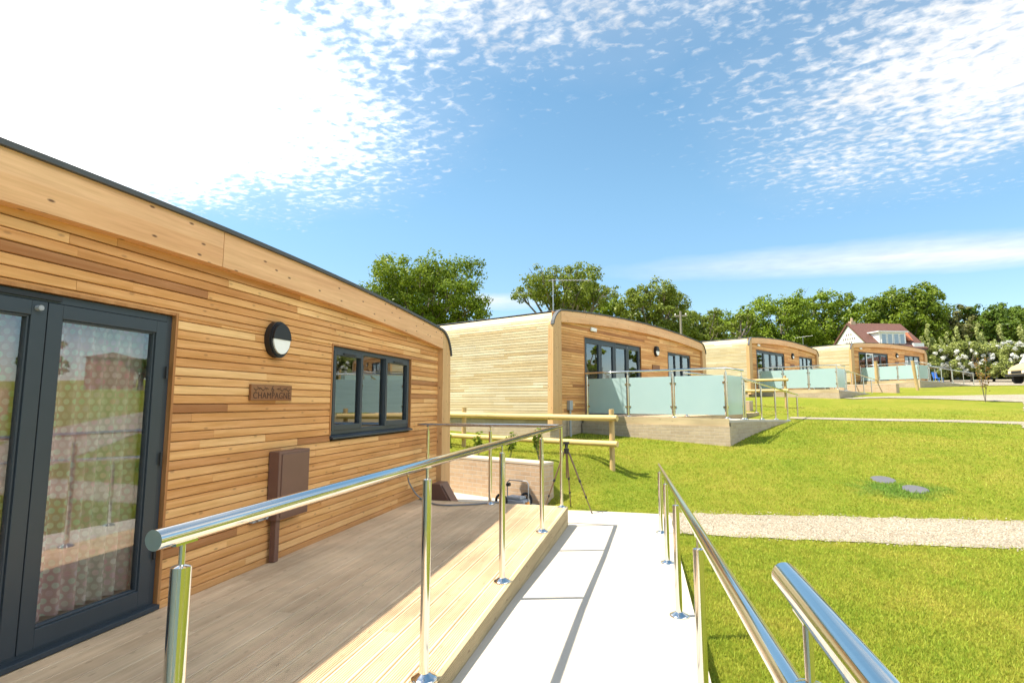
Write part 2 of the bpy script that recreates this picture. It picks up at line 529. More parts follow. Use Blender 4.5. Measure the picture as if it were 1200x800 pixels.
def mk_curtain():
    t = NT('polka_dot_curtain')
    uv = t.n('UVMap', uv_map='UVMap').outputs[0]; sp = t.n('SeparateXYZ', {0: uv}); u, v = sp.outputs[0], sp.outputs[1]
    P = .052
    row = t.math('FLOOR', t.math('DIVIDE', v, P * .86))
    uo = t.math('ADD', t.math('DIVIDE', u, P), t.math('MULTIPLY', t.math('MODULO', row, 2.0), .5))
    cu = t.math('SUBTRACT', t.math('FRACT', uo), .5)
    cv = t.math('MULTIPLY', t.math('SUBTRACT', t.math('FRACT', t.math('DIVIDE', v, P * .86)), .5), .86)
    d = t.math('SQRT', t.math('ADD', t.math('MULTIPLY', cu, cu), t.math('MULTIPLY', cv, cv)))
    dot = t.math('MULTIPLY', t.math('SUBTRACT', .39, d), 12.0, clamp=True)
    cell = t.n('CombineXYZ', {'X': t.math('FLOOR', uo), 'Y': row, 'Z': 0.0}).outputs[0]
    wn = t.n('TexWhiteNoise', {'Vector': cell}, noise_dimensions='3D').outputs['Value']
    stripe = t.math('FRACT', t.math('MULTIPLY', u, .62))
    bg = t.ramp(stripe, [(0, (.66, .34, .37)), (.3, (.74, .55, .52)), (.5, (.62, .62, .52)), (.75, (.72, .60, .55)), (1, (.66, .34, .37))])
    dc = t.ramp(wn, [(0, (.90, .74, .70)), (.3, (.70, .80, .66)), (.6, (.92, .88, .82)), (.8, (.78, .52, .54)), (1, (.82, .70, .74))])
    col = t.mix(dot, bg, dc)
    df = t.n('BsdfDiffuse', {'Color': col}).outputs[0]; tr = t.n('BsdfTranslucent', {'Color': col}).outputs[0]
    m = t.n('MixShader', {0: .25, 1: df, 2: tr})
    t.t.links.new(m.outputs[0], t.out.inputs[0])
    return t.m


M['curtain'] = mk_curtain()

# ------------------------------------------------------------------ sky, sun, camera
SUNV = Vector((-.524, -.18, 1.0)).normalized()
SUN_EL = math.asin(SUNV.z); SUN_AZ = atan2(SUNV.x, SUNV.y)
w = bpy.data.worlds.new('World'); scene.world = w; w.use_nodes = True


def build_sky():
    T = w.node_tree; T.nodes.clear()
    t = NT.__new__(NT); t.t = T
    out = T.nodes.new('ShaderNodeOutputWorld'); bg = T.nodes.new('ShaderNodeBackground'); T.links.new(bg.outputs[0], out.inputs[0])
    sky = t.n('TexSky', sky_type='NISHITA', sun_disc=False, sun_elevation=SUN_EL, sun_rotation=SUN_AZ, altitude=50, air_density=1.0, dust_density=.6, ozone_density=1.6)
    gen = t.n('TexCoord').outputs['Generated']
    sp = t.n('SeparateXYZ', {0: gen}); zz = t.math('MAXIMUM', sp.outputs[2], .03)
    u = t.math('DIVIDE', sp.outputs[0], zz); v = t.math('DIVIDE', sp.outputs[1], zz)
    uv = t.n('CombineXYZ', {'X': u, 'Y': v, 'Z': 0.0}).outputs[0]

    wob = t.noise(uv, 1.7, 4, .6)
    wob2 = t.noise(t.mapping(uv, (1, 1, 1), (7.3, 2.1, 0)), 1.7, 4, .6)

    def ell(cx, cy, rx, ry, amp=.55):
        du = t.math('DIVIDE', t.math('ADD', t.math('SUBTRACT', u, cx), t.math('MULTIPLY', t.math('SUBTRACT', wob, .5), amp)), rx)
        dv = t.math('DIVIDE', t.math('ADD', t.math('SUBTRACT', v, cy), t.math('MULTIPLY', t.math('SUBTRACT', wob2, .5), amp)), ry)
        return t.math('SUBTRACT', 1.0, t.math('SQRT', t.math('ADD', t.math('MULTIPLY', du, du), t.math('MULTIPLY', dv, dv))))
    # fields of cloudlets: density grows towards each field's middle
    A = t.math('MULTIPLY', ell(-1.85, 1.10, 1.46, 1.42), 1.6)
    B = t.math('MULTIPLY', ell(-.28, 1.12, .92, .46), .55)
    C = t.math('MULTIPLY', ell(1.10, 1.72, .82, 1.22), .88)
    F = t.math('MULTIPLY', ell(1.35, -.45, .95, 1.15), 1.6)      # unseen cloud field added as fill light for the shaded fronts
    fld = t.math('MAXIMUM', t.math('MAXIMUM', t.math('MAXIMUM', A, B), C), F)
    fld = t.math('MINIMUM', t.math('MAXIMUM', fld, -.5), 1.0)
    cell = t.noise(t.mapping(uv, (1, 1.25, 1), (0, 0, 0), (0, 0, radians(24))), 21.0, 4, .55, .3)
    big = t.noise(t.mapping(uv, (1.0, .8, 1), (3, 5, 0), (0, 0, radians(-20))), 3.4, 4, .6, .3)
    dens = t.math('ADD', t.math('ADD', t.math('MULTIPLY', t.math('SUBTRACT', cell, .5), 2.9), t.math('MULTIPLY', t.math('SUBTRACT', big, .5), 1.5)), t.math('MULTIPLY_ADD', fld, 1.55, -.10))
    cl = t.n('MapRange', {'Value': dens, 'From Min': -.20, 'From Max': 1.45, 'To Min': 0.0, 'To Max': 1.0}, interpolation_type='SMOOTHSTEP').outputs[0]
    # thin veil round the fields and a long streak low in the sky
    veil = t.math('MULTIPLY', t.math('ADD', fld, .20), .20, clamp=True)
    st = t.noise(t.mapping(uv, (.35, 2.2, 1), (0, 0, 0), (0, 0, radians(6))), 1.6, 5, .6, .3)
    D = ell(2.2, 4.25, 2.6, .62, .35); E = ell(-1.55, 5.2, .75, .55, .7)
    s2 = t.math('MULTIPLY', t.math('MAXIMUM', D, E), t.math('ADD', .55, t.math('MULTIPLY', st, .9)), clamp=True)
    s2 = t.math('MULTIPLY', s2, .8, clamp=True)
    cov = t.math('MAXIMUM', t.math('MAXIMUM', cl, veil), s2)
    up = t.n('MapRange', {'Value': sp.outputs[2], 'From Min': .0, 'From Max': .08}, interpolation_type='SMOOTHSTEP').outputs[0]
    cov = t.math('MULTIPLY', cov, up, clamp=True)
    skyc = t.n('HueSaturation', {'Color': sky.outputs[0], 'Saturation': SKY_SAT, 'Hue': SKY_HUE, 'Value': SKY_VAL}).outputs[0]
    lowc = t.n('HueSaturation', {'Color': sky.outputs[0], 'Saturation': 1.12, 'Hue': .492, 'Value': .94}).outputs[0]
    hi = t.n('MapRange', {'Value': sp.outputs[2], 'From Min': .10, 'From Max': .38}, interpolation_type='SMOOTHSTEP').outputs[0]
    skyc = t.mix(hi, lowc, skyc)
    shade = t.math('MULTIPLY_ADD', t.noise(uv, 6, 3), .5, .75)
    thick = t.math('MULTIPLY_ADD', t.math('MAXIMUM', A, F, clamp=True), 1.6, 1.0)
    thick = t.math('ADD', thick, t.math('MULTIPLY', t.math('MAXIMUM', F, 0.0, clamp=True), 2.2))  # the added fill cloud is made brighter still
    cc = t.n('VectorMath', {0: (CLOUD, CLOUD * .985, CLOUD * .96)}, operation='SCALE'); T.links.new(t.math('MULTIPLY', shade, thick), cc.inputs['Scale'])
    col = t.mix(cov, skyc, cc.outputs[0])
    T.links.new(col, bg.inputs[0]); bg.inputs[1].default_value = SKY_STR


SKY_SAT, SKY_HUE, SKY_VAL, SKY_STR, CLOUD = 1.08, .481, 1.04, .088, 5.4
build_sky()
sl = bpy.data.lights.new('sun', 'SUN'); sl.energy = 4.2; sl.angle = radians(.53); sl.color = (1, .92, .78)
so = bpy.data.objects.new('sun', sl); COL.objects.link(so); so.rotation_euler = (-SUNV).to_track_quat('-Z', 'Y').to_euler(); so.location = (-30, -20, 60)

cd = bpy.data.cameras.new('camera'); cam = bpy.data.objects.new('camera', cd); COL.objects.link(cam)
cd.sensor_width = 36; cd.lens = 640 / 1200 * 36; cd.clip_end = 3000; cd.clip_start = .05
cam.location = (0, 0, 1.45); cam.rotation_euler = (radians(90 + 6.33), 0, radians(13.70))
scene.camera = cam
vs = scene.view_settings; vs.view_transform = 'Standard'; vs.look = 'None'; vs.gamma = 1; vs.use_curve_mapping = False; vs.exposure = 1.32
scene.render.engine = 'CYCLES'
scene.cycles.max_bounces = 8; scene.cycles.transparent_max_bounces = 12


# ------------------------------------------------------------------ terrain
def build_ground():
    xs = np.unique(np.round(np.concatenate([np.arange(-7, .01, .1), np.arange(0, 14, .4), np.arange(14, 60, 2), np.arange(60, 200, 12), np.arange(-60, -7, 2), np.arange(-200, -60, 12), [-600, -400, 400, 600]]), 3))
    ys = np.unique(np.round(np.concatenate([np.arange(7.4, 13.5, .1), np.arange(-6, 7.4, .6), np.arange(13.5, 45, .4), np.arange(45, 160, 2.5), np.arange(160, 600, 20), np.arange(-60, -6, 4), [-400, -200, -100]]), 3))
    X, Y = np.meshgrid(xs, ys); Z = GR(X, Y)
    nx, ny = len(xs), len(ys)
    V = np.stack([X.ravel(), Y.ravel(), Z.ravel()], 1)
    i = (np.arange(ny - 1)[:, None] * nx + np.arange(nx - 1)[None, :]).ravel()
    F = np.stack([i, i + 1, i + nx + 1, i + nx], 1)
    tag(np_mesh('lawn', V, F, M['lawn'], smooth=True), kind='structure')


build_ground()


def ribbon(name, pts, widths, mat, lift=.012, nx=9, step=.25, edge=.05):
    """path draped on the ground along a centre line"""
    P = [np.array(p, float) for p in pts]
    fine = []; wd = []
    n = len(P)
    for k in range(n - 1):
        p0 = P[max(k - 1, 0)]; p1 = P[k]; p2 = P[k + 1]; p3 = P[min(k + 2, n - 1)]
        m = max(2, int(np.linalg.norm(p2 - p1) / step))
        for j in range(m):
            t = j / m
            fine.append(.5 * ((2 * p1) + (-p0 + p2) * t + (2 * p0 - 5 * p1 + 4 * p2 - p3) * t * t + (-p0 + 3 * p1 - 3 * p2 + p3) * t**3))
            wd.append(widths[k] * (1 - t) + widths[k + 1] * t)
    fine.append(P[-1]); wd.append(widths[-1])
    C = np.array(fine); Tn = np.gradient(C, axis=0); Tn /= np.linalg.norm(Tn, axis=1)[:, None]
    Nn = np.stack([Tn[:, 1], -Tn[:, 0]], 1)
    wd = np.array(wd); V = []
    jl = RNG.normal(0, edge * .5, len(C)); jr = RNG.normal(0, edge * .5, len(C))
    for a in np.linspace(-1, 1, nx):
        off = wd / 2 * a + (jl if a == -1 else 0) + (jr if a == 1 else 0)
        q = C + Nn * off[:, None]
        V.append(np.stack([q[:, 0], q[:, 1], GR(q[:, 0], q[:, 1]) + lift], 1))
    V = np.array(V); m = len(C)
    V = V.reshape(-1, 3)
    i = (np.arange(nx - 1)[:, None] * m + np.arange(m - 1)[None, :]).ravel()
    F = np.stack([i, i + 1, i + m + 1, i + m], 1)[:, ::-1]
    return tag(np_mesh(name, V, F, mat, smooth=True), kind='structure')


ribbon('gravel_path', [(.33, 8.40), (2.6, 8.52), (5.2, 8.68), (8.5, 8.9)], [1.26, 1.36, 1.42, 1.6], M['gravel'], .012, 9, .12, .055)
ribbon('gravel_drive', [(10, -12), (8.8, 0), (8.3, 7), (8.6, 11), (10.6, 15.6), (13.1, 19.6), (15.6, 24.2), (19.2, 29.6), (24, 35), (30, 41), (38, 47), (52, 54)], [3.2, 3.2, 3.2, 3.3, 3.3, 3.4, 3.6, 4, 4.5, 5, 6, 6], M['gravel'], .02, 13)
ribbon('footpath', [(4.55, 19.6), (6.5, 19.05), (8.6, 18.7), (10.4, 18.0), (12.6, 18.4)], [.75, .85, 1.0, 1.1, 1.3], M['gravel'], .016)
ribbon('footpath', [(8.9, 28.0), (10.6, 28.75), (12.6, 28.7), (15.4, 28.4), (18.5, 29.2)], [.7, 1.0, 2.3, 4.2, 4.4], M['gravel'], .024, 13)
ribbon('gravel_yard', [(20.2, 44.0), (22.6, 46.5), (27, 50), (33, 57), (42, 68), (52, 76)], [1.2, 5, 11, 16, 20, 22], M['gravel'], .03, 25, .5)


# ------------------------------------------------------------------ the cabin
OUT_R = .50
ZE = 2.70           # roof height where the end curve starts


def top_z(s, L):
    m = L / 2
    return 2.828 - .0076 * (s - m) ** 2 * (10.72 / L) ** 2


def outer_curve(L, zlo=-.22):
    """frame outline from the lower left corner over the roof to the lower right corner (s, z)"""
    z1 = top_z(OUT_R, L)
    left = []
    def sx(z): return -.045 * (1 - z / 2.3) + .0
    zs = z1 - OUT_R
    for z in np.linspace(zlo, zs, 7)[:-1]: left.append((sx(z), z))
    x0 = sx(zs)
    for a in np.linspace(0, pi / 2, 9): left.append((x0 + (OUT_R - x0) * (1 - cos(a)), zs + (z1 - zs) * sin(a)))
    mid = [(s, top_z(s, L)) for s in np.linspace(OUT_R, L - OUT_R, 25)[1:-1]]
    right = [(L - s, z) for s, z in left[::-1]]
    return left, mid, right


def fascia_bottom(s, L):
    m = L / 2
    return 2.540 - .0078 * (s - m) ** 2 * (10.72 / L) ** 2


def split_rows(z0, z1, s0, s1, holes):
    """interval of s free of openings for a row"""
    iv = [(s0, s1)]
    for (a, b, c, d) in holes:
        if z1 > c + .004 and z0 < d - .004:
            nv = []
            for p, q in iv:
                if a > p: nv.append((p, min(q, a)))
                if b < q: nv.append((max(p, b), q))
            iv = [(p, q) for p, q in nv if q - p > .03]
    return iv


def tone_pick(rng):
    r = rng.random()
    if r < .12: return rng.uniform(.03, .28)
    if r < .76: return rng.uniform(.32, .66)
    return rng.uniform(.68, 1.0)


def cladding(name, z0, z1, s0, s1, holes, mat, parent, seed, xface=0.0, pitch=.0695, out=1, lo=.7, hi=3.0):
    rng = random.Random(seed); mb = MB()
    cuts = sorted(set([z0, z1] + [h[2] for h in holes if z0 < h[2] < z1] + [h[3] for h in holes if z0 < h[3] < z1]))
    # rows are continuous; openings just clip them
    z = z0
    while z < z1 - .01:
        zt = min(z + pitch, z1)
        sub = [z] + [c for c in cuts if z + .012 < c < zt - .012] + [zt]
        for za, zb in zip(sub[:-1], sub[1:]):
            for a, b in split_rows(za, zb, s0, s1, holes):
                # backing
                mb.quad((xface - .022 * out, a, za), (xface - .022 * out, b, za), (xface - .022 * out, b, zb), (xface - .022 * out, a, zb), .05)
                p = a - rng.uniform(0, 1.5) if b - a > 1 else a
                while p < b - .02:
                    q = p + rng.uniform(lo, hi)
                    if b - q < .35: q = b
                    aa, bb = max(p, a), min(q, b)
                    if bb - aa > .02:
                        tn = tone_pick(rng); g = .0008; zt2 = zb - (.0060 if zb == zt else 0)
                        j = rng.uniform(-.0012, .0012)
                        x1 = xface + j; xb = xface - .02 * out; e = .0035 * out; ch = .004
                        A0, B0 = aa + g, bb - g
                        # chamfered face: bottom, face, top, ends
                        prof = [(xb, za), (x1 - e, za), (x1, za + ch), (x1 - e * .3, zt2 - ch), (x1 - 2 * e, zt2), (xb, zt2)]
                        i = len(mb.v); n = len(prof)
                        mb.v += [(x, A0, zz) for x, zz in prof] + [(x, B0, zz) for x, zz in prof]
                        for k in range(n - 1):
                            mb.f.append((i + k, i + n + k, i + n + k + 1, i + k + 1)); mb.t.append(tn); mb.s.append(False)
                        mb.f.append(tuple(range(i, i + n))); mb.t.append(tn); mb.s.append(False)
                        mb.f.append(tuple(range(i + n, i + 2 * n))[::-1]); mb.t.append(tn); mb.s.append(False)
                    p = q
        z = zt
    return mb.build(name, mat, parent)


def end_cladding(name, L, flip, depth, parent, seed):
    """boards of the end wall follow the bowed outline up into the roof curve"""
    rng = random.Random(seed); mb = MB()
    left, mid, right = outer_curve(L, -.06)
    cur = [np.array(p) for p in left]
    seg = [np.linalg.norm(b - a) for a, b in zip(cur[:-1], cur[1:])]
    cum = np.concatenate([[0], np.cumsum(seg)])

    def at(t):
        k = min(max(int(np.searchsorted(cum, t) - 1), 0), len(seg) - 1)
        f = (t - cum[k]) / seg[k]
        return cur[k] * (1 - f) + cur[k + 1] * f
    total = cum[-1] - .17; t = 0; pitch = .0695
    n0, n1 = -.065, -depth
    while t < total - .01:
        te = min(t + pitch, total)
        a = at(t); b = at(te); b2 = at(te - .0085)
        d = (b - a); d /= np.linalg.norm(d); nrm = np.array([-d[1], d[0]])      # outward (towards -s)
        if nrm[0] > 0: nrm = -nrm if nrm[1] < 0 else nrm
        def P(q, n, off):
            qq = q + nrm * off
            s = qq[0] if not flip else L - qq[0]
            return (n, float(s), float(qq[1]))
        mb.quad(P(a, n0, -.03), P(a, n1, -.03), P(b, n1, -.03), P(b, n0, -.03), .05)
        p = n0 + rng.uniform(0, 1.4)
        while p > n1 + .02:
            q = p - rng.uniform(.8, 2.8)
            if q - n1 < .4: q = n1
            aa = min(p, n0); bb = max(q, n1)
            if aa - bb > .02:
                tn = min(1, max(0, rng.gauss(.62, .17)))
                prof = [(a, -.03), (a, -.012), (a + d * .005, -.008), (b2 - d * .004, -.008), (b2, -.014), (b2, -.03)]
                for k in range(5):
                    mb.quad(P(prof[k][0], aa - .001, prof[k][1]), P(prof[k][0], bb + .001, prof[k][1]), P(prof[k + 1][0], bb + .001, prof[k + 1][1]), P(prof[k + 1][0], aa - .001, prof[k + 1][1]), tn)
                mb.poly([P(x, aa - .001, o) for x, o in prof], tn); mb.poly([P(x, bb + .001, o) for x, o in prof][::-1], tn)
            p = q
        t = te
    return mb.build(name, M['cedar_end'], parent)


def frame_ring(mb, x0, x1, s0, s1, z0, z1, wl, wr, wb, wt):
    """a four sided frame; stiles run full height, rails butt between them"""
    mb.box(x0, x1, s0, s0 + wl, z0, z1); mb.box(x0, x1, s1 - wr, s1, z0, z1)
    mb.box(x0, x1, s0 + wl, s1 - wr, z0, z0 + wb); mb.box(x0, x1, s0 + wl, s1 - wr, z1 - wt, z1)


def pane(s0, s1, z0, z1, x, parent):
    mb = MB(); mb.quad((x, s0, z0), (x, s1, z0), (x, s1, z1), (x, s0, z1)); o = mb.build('pane', M['glass'], parent)
    return o


def make_cabin(L, door, win, depth, seed, white_leaf=None):
    c = empty('timber_cabin')
    d0, d1, dt = door; w0, w1, wb, wt = win
    holes = [(d0, d1, -1, dt), (w0, w1, wb, wt)]
    cladding('front_cladding', -.02, 2.60, .1, L - .1, holes, M['cedar_front'], c, seed)
    cladding('back_cladding', -.06, 2.60, .1, L - .1, [], M['cedar_front'], c, seed + 5, -depth, out=-1)
    end_cladding('end_cladding', L, False, depth, c, seed + 1)
    end_cladding('end_cladding', L, True, depth, c, seed + 2)
    left, mid, right = outer_curve(L)
    lw = .36
    # portal uprights, the rounded shoulder included
    for fl in (False, True):
        mb = MB(); pts = [p for p in left if p[0] < lw - .02]
        zt = None
        for a, b in zip(left[:-1], left[1:]):
            if a[0] < lw <= b[0]:
                f = (lw - a[0]) / (b[0] - a[0]); zt = a[1] + f * (b[1] - a[1])
        prof = pts + [(lw, zt), (lw, -.22)]
        if fl: prof = [(L - s, z) for s, z in prof][::-1]
        i = len(mb.v)
        mb.prism(prof, 'x', -.062, .09, .5)
        mb.build('corner_upright', M['leg'], c, .004)
    # fascia in two laminated lengths meeting at the middle, grooved by a shadow joint
    for k, (a, b) in enumerate(((lw + .002, L / 2 - .003), (L / 2 + .003, L - lw - .002))):
        mb = MB(); ss = np.linspace(a, b, 22)
        def tz(s):
            sm = min(s, L - s)
            if sm < OUT_R:
                cc = [(q, r) for q, r in left]
                for (q0, r0), (q1, r1) in zip(cc[:-1], cc[1:]):
                    if q0 <= sm <= q1: return r0 + (r1 - r0) * (sm - q0) / (q1 - q0)
            return top_z(s, L)
        prof = [(s, tz(s)) for s in ss] + [(s, fascia_bottom(s, L)) for s in ss[::-1]]
        n = len(ss)
        i = len(mb.v)
        # as strips so the long faces stay planar
        for j in range(n - 1):
            s0_, s1_ = ss[j], ss[j + 1]
            t0, t1, b0, b1 = tz(s0_), tz(s1_), fascia_bottom(s0_, L), fascia_bottom(s1_, L)
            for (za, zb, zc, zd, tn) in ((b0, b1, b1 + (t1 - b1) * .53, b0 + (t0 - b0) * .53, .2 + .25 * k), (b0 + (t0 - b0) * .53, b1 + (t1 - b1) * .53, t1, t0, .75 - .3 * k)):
                mb.quad((.09, s0_, za), (.09, s1_, zb), (.09, s1_, zc), (.09, s0_, zd), tn)
            mb.quad((-.06, s0_, b0), (-.06, s1_, b1), (.09, s1_, b1), (.09, s0_, b0), .3)
            mb.quad((.09, s0_, t0), (.09, s1_, t1), (-.06, s1_, t1), (-.06, s0_, t0), .3)
            mb.quad((-.06, s1_, b1), (-.06, s0_, b0), (-.06, s0_, t0), (-.06, s1_, t1), .3)
        for s_ in (ss[0], ss[-1]):
            mb.quad((-.06, s_, fascia_bottom(s_, L)), (.09, s_, fascia_bottom(s_, L)), (.09, s_, tz(s_)), (-.06, s_, tz(s_)), .05)
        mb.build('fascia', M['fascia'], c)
    # roof membrane and its dark edge trim
    full = left[7:] + mid + right[:-7]
    mb = MB()
    def offs(pts, d):
        P = np.array(pts); T = np.gradient(P, axis=0); T /= np.linalg.norm(T, axis=1)[:, None]
        return P + np.stack([-T[:, 1], T[:, 0]], 1) * d
    rf = [p for p in left[12:]] + mid + [p for p in right[:-12]]
    a = offs(rf, .004); b = offs(rf, .028)
    prof = [tuple(p) for p in a] + [tuple(p) for p in b[::-1]]
    for j in range(len(rf) - 1):
        mb.quad((.085, *b[j]), (.085, *b[j + 1]), (-depth - .08, *b[j + 1]), (-depth - .08, *b[j]), .5)
        mb.quad((-depth - .08, *a[j]), (-depth - .08, *a[j + 1]), (.085, *a[j + 1]), (.085, *a[j]), .5)
        mb.quad((-depth - .08, *a[j]), (-depth - .08, *a[j + 1]), (-depth - .08, *b[j + 1]), (-depth - .08, *b[j]), .5)
    roof = mb.build('roof', M['roofing'], c)
    mb = MB(); a = offs(full, .002); b = offs(full, .036)
    for j in range(len(full) - 1):
        mb.quad((.118, *a[j]), (.118, *a[j + 1]), (.118, *b[j + 1]), (.118, *b[j]), .5)
        mb.quad((.118, *b[j]), (.118, *b[j + 1]), (.02, *b[j + 1]), (.02, *b[j]), .5)
        mb.quad((.02, *a[j]), (.02, *a[j + 1]), (.118, *a[j + 1]), (.118, *a[j]), .5)
    for j in (0, -1):
        mb.quad((.02, *a[j]), (.118, *a[j]), (.118, *b[j]), (.02, *b[j]), .5)
    mb.build('edge_trim', M['roofing'], roof)
    # plinth of brick
    mb = MB(); mb.box(-depth + .06, -.045, .03, L - .03, -1.2, -.065); mb.build('brick_plinth', M['brick_grey'], c)
    # room: floor, ceiling, partition
    mb = MB(); mb.box(-depth + .1, -.14, .12, L - .12, -.05, .03); mb.build('floor', M['interior'], c)
    mb = MB(); mb.box(-3.6, -3.5, .12, L - .12, .03, 2.5); mb.build('partition', M['interior'], c)
    # timber linings of the openings
    for (p, q, r, t) in ((d0, d1, 0.0, dt), (w0, w1, wb, wt)):
        mb = MB()
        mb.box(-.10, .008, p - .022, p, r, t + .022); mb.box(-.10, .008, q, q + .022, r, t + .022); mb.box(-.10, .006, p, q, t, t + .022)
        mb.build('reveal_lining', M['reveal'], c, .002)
    # bifold doors
    dr = empty('patio_door'); dr.parent = c
    mb = MB(); frame_ring(mb, -.095, -.028, d0 + .002, d1 - .002, .002, dt - .002, .045, .045, .05, .05); mb.box(-.028, .035, d0 + .004, d1 - .004, .006, .038)
    mb.build('door_frame', M['anthracite'], dr, .003)
    a0 = d0 + .05; wl = (d1 - d0 - .1) / 4
    for k in range(4):
        mb = MB(); s0 = a0 + k * wl + .003; s1 = a0 + (k + 1) * wl - .003
        frame_ring(mb, -.085, -.018, s0, s1, .054, dt - .055, .085, .085, .11, .085)
        # glazing bead
        frame_ring(mb, -.075, -.030, s0 + .0855, s1 - .0855, .1645, dt - .1405, .012, .012, .012, .012)
        lf = mb.build('door_leaf', M['white_plastic'] if white_leaf == k else M['anthracite'], dr, .003)
        pane(s0 + .095, s1 - .095, .174, dt - .150, -.052, lf)
        if k == 3:
            for zz in (.35, 1.0, 1.62):
                mb = MB(); mb.tube([(-.005, s1 + .012, zz), (-.005, s1 + .012, zz + .09)], .011, 8); mb.build('hinge', M['black'], lf)
        if k == 2:
            mb = MB(); mb.tube([(-.018, s1 - .055, dt - .098), (.012, s1 - .055, dt - .098)], .016, 14); mb.tube([(.012, s1 - .055, dt - .098), (.014, s1 - .055, dt - .098)], .011, 14)
            mb.build('door_stop', M['grey_plastic'], lf)
    mb = MB(); mb.box(-.030, -.012, d0 + 1.85, d0 + 2.62, dt - .040, dt - .016); mb.build('trickle_vent', M['black'], dr)
    # casement window
    wi = empty('casement_window'); wi.parent = c
    mb = MB(); frame_ring(mb, -.09, -.024, w0 + .002, w1 - .002, wb + .002, wt - .002, .05, .05, .055, .05)
    wsum = w1 - w0; m1 = w0 + wsum * .325; m2 = w0 + wsum * .64
    mb.box(-.085, -.026, m1 - .028, m1 + .028, wb + .057, wt - .052); mb.box(-.085, -.026, m2 - .028, m2 + .028, wb + .057, wt - .052)
    mb.build('window_frame', M['anthracite'], wi, .003)
    for a, b in ((w0 + .045, m1 + .022), (m2 - .022, w1 - .045)):
        mb = MB(); frame_ring(mb, -.07, -.010, a, b, wb + .050, wt - .046, .052, .052, .06, .052)
        sa = mb.build('window_sash', M['anthracite'], wi, .003); pane(a + .052, b - .052, wb + .110, wt - .098, -.045, sa)
        mb = MB(); mb.box(-.0095, .002, (a + b) / 2 - .14, (a + b) / 2 + .14, wt - .085, wt - .066); mb.build('trickle_vent', M['black'], sa)
    pane(m1 + .028, m2 - .028, wb + .057, wt - .052, -.055, wi)
    mb = MB(); mb.prism([(-.09, wb - .001), (-.09, wb - .028), (.045, wb - .044), (.045, wb - .024), (-.02, wb - .001)], 'y', w0 - .012, w1 + .012)
    mb.build('window_sill', M['anthracite'], wi, .002)
    return c


CAB_A = dict(L=10.72, door=(1.60, 5.03, 2.09), win=(7.16, 9.26, 1.085, 2.083))
CAB_B = dict(L=10.45, door=(1.06, 4.86, 2.09), win=(7.22, 9.45, 1.085, 2.083))
ORD = ['nearest', 'second', 'third', 'farthest']
cabs = []
ca = make_cabin(depth=6.0, seed=11, **CAB_A); cb = make_cabin(depth=6.0, seed=31, **CAB_B); cw = make_cabin(depth=6.0, seed=51, white_leaf=1, **CAB_B)
cabs = [ca, copy_tree(ca), cb, cw]
CLAB = ['nearest timber cabin with curtained patio doors and long curved roof fascia at left',
        'second timber cabin with sunlit pale end wall and television aerial on its corner',
        'third timber cabin, small in the distance, with a nearly white end wall',
        'farthest timber cabin with white framed door leaf, below the white gabled house']
for k, o in enumerate(cabs): to_site(tag(o, CLAB[k], 'cabin', 'timber cabins stepping up the hill'), k)


# things fixed on each cabin's front
def make_wall_light():
    o = empty('wall_light')
    mb = MB(); pts = 28
    prof = [(.150 * sin(2 * pi * j / pts), .172 * cos(2 * pi * j / pts)) for j in range(pts)]
    mb.prism(prof, 'x', .0, .055, smooth=True)
    prof2 = [(p[0] * .93, p[1] * .93) for p in prof]
    mb.prism(prof2, 'x', .055, .068, smooth=True)
    up = [(p[0] * .86, p[1] * .86) for p in prof if p[1] > -.004]
    up = sorted(up, key=lambda p: atan2(p[1], p[0]))
    mb.prism(up, 'x', .068, .088)
    mb.build('housing', M['black'], o, .003)
    mb = MB(); lo = sorted([(p[0] * .80, p[1] * .80) for p in prof if p[1] < .004], key=lambda p: atan2(p[1], p[0]))
    mb.prism(lo, 'x', .066, .082); mb.build('diffuser', M['opal'], o, .006)
    return o


WL = make_wall_light()
S_L = [6.16, 6.16, 6.10, 6.10]
for k in range(4):
    o = WL if k == 0 else copy_tree(WL)
    to_site(o, k, .002, S_L[k], 2.035)
    tag(o, ['round black half shaded wall light above the name plaque of the nearest cabin', 'black half shaded wall light on the second cabin, right of its patio doors',
            'tiny black wall light on the front of the third cabin', 'tiny black wall light on the front of the farthest cabin'][k], 'wall light', 'wall lights on the cabin fronts')


def make_emergency():
    o = MB(); o.box(.0, .05, -.15, .15, -.05, .05); return o.build('bulkhead_light', M['white_plastic'], None, .012)


el = make_emergency()
for k, s in ((1, 2.05), (2, 1.35), (3, 1.35)):
    o = el if k == 1 else copy_tree(el)
    to_site(o, k, .002, s, 2.33)
    tag(o, {1: 'small white rectangular bulkhead light over the patio doors of the second cabin', 2: 'small white bulkhead light over the doors of the third cabin', 3: 'small white bulkhead light over the doors of the farthest cabin'}[k], 'light', 'white bulkhead lights over the doors')


def text_mesh(txt, size, depth):
    cu = bpy.data.curves.new('txt', 'FONT'); cu.body = txt; cu.size = size; cu.extrude = depth; cu.align_x = 'CENTER'; cu.space_character = 1.06
    to = bpy.data.objects.new('txt', cu); COL.objects.link(to)
    dg = bpy.context.evaluated_depsgraph_get(); me = bpy.data.meshes.new_from_object(to.evaluated_get(dg))
    bpy.data.objects.remove(to); bpy.data.curves.remove(cu)
    return me


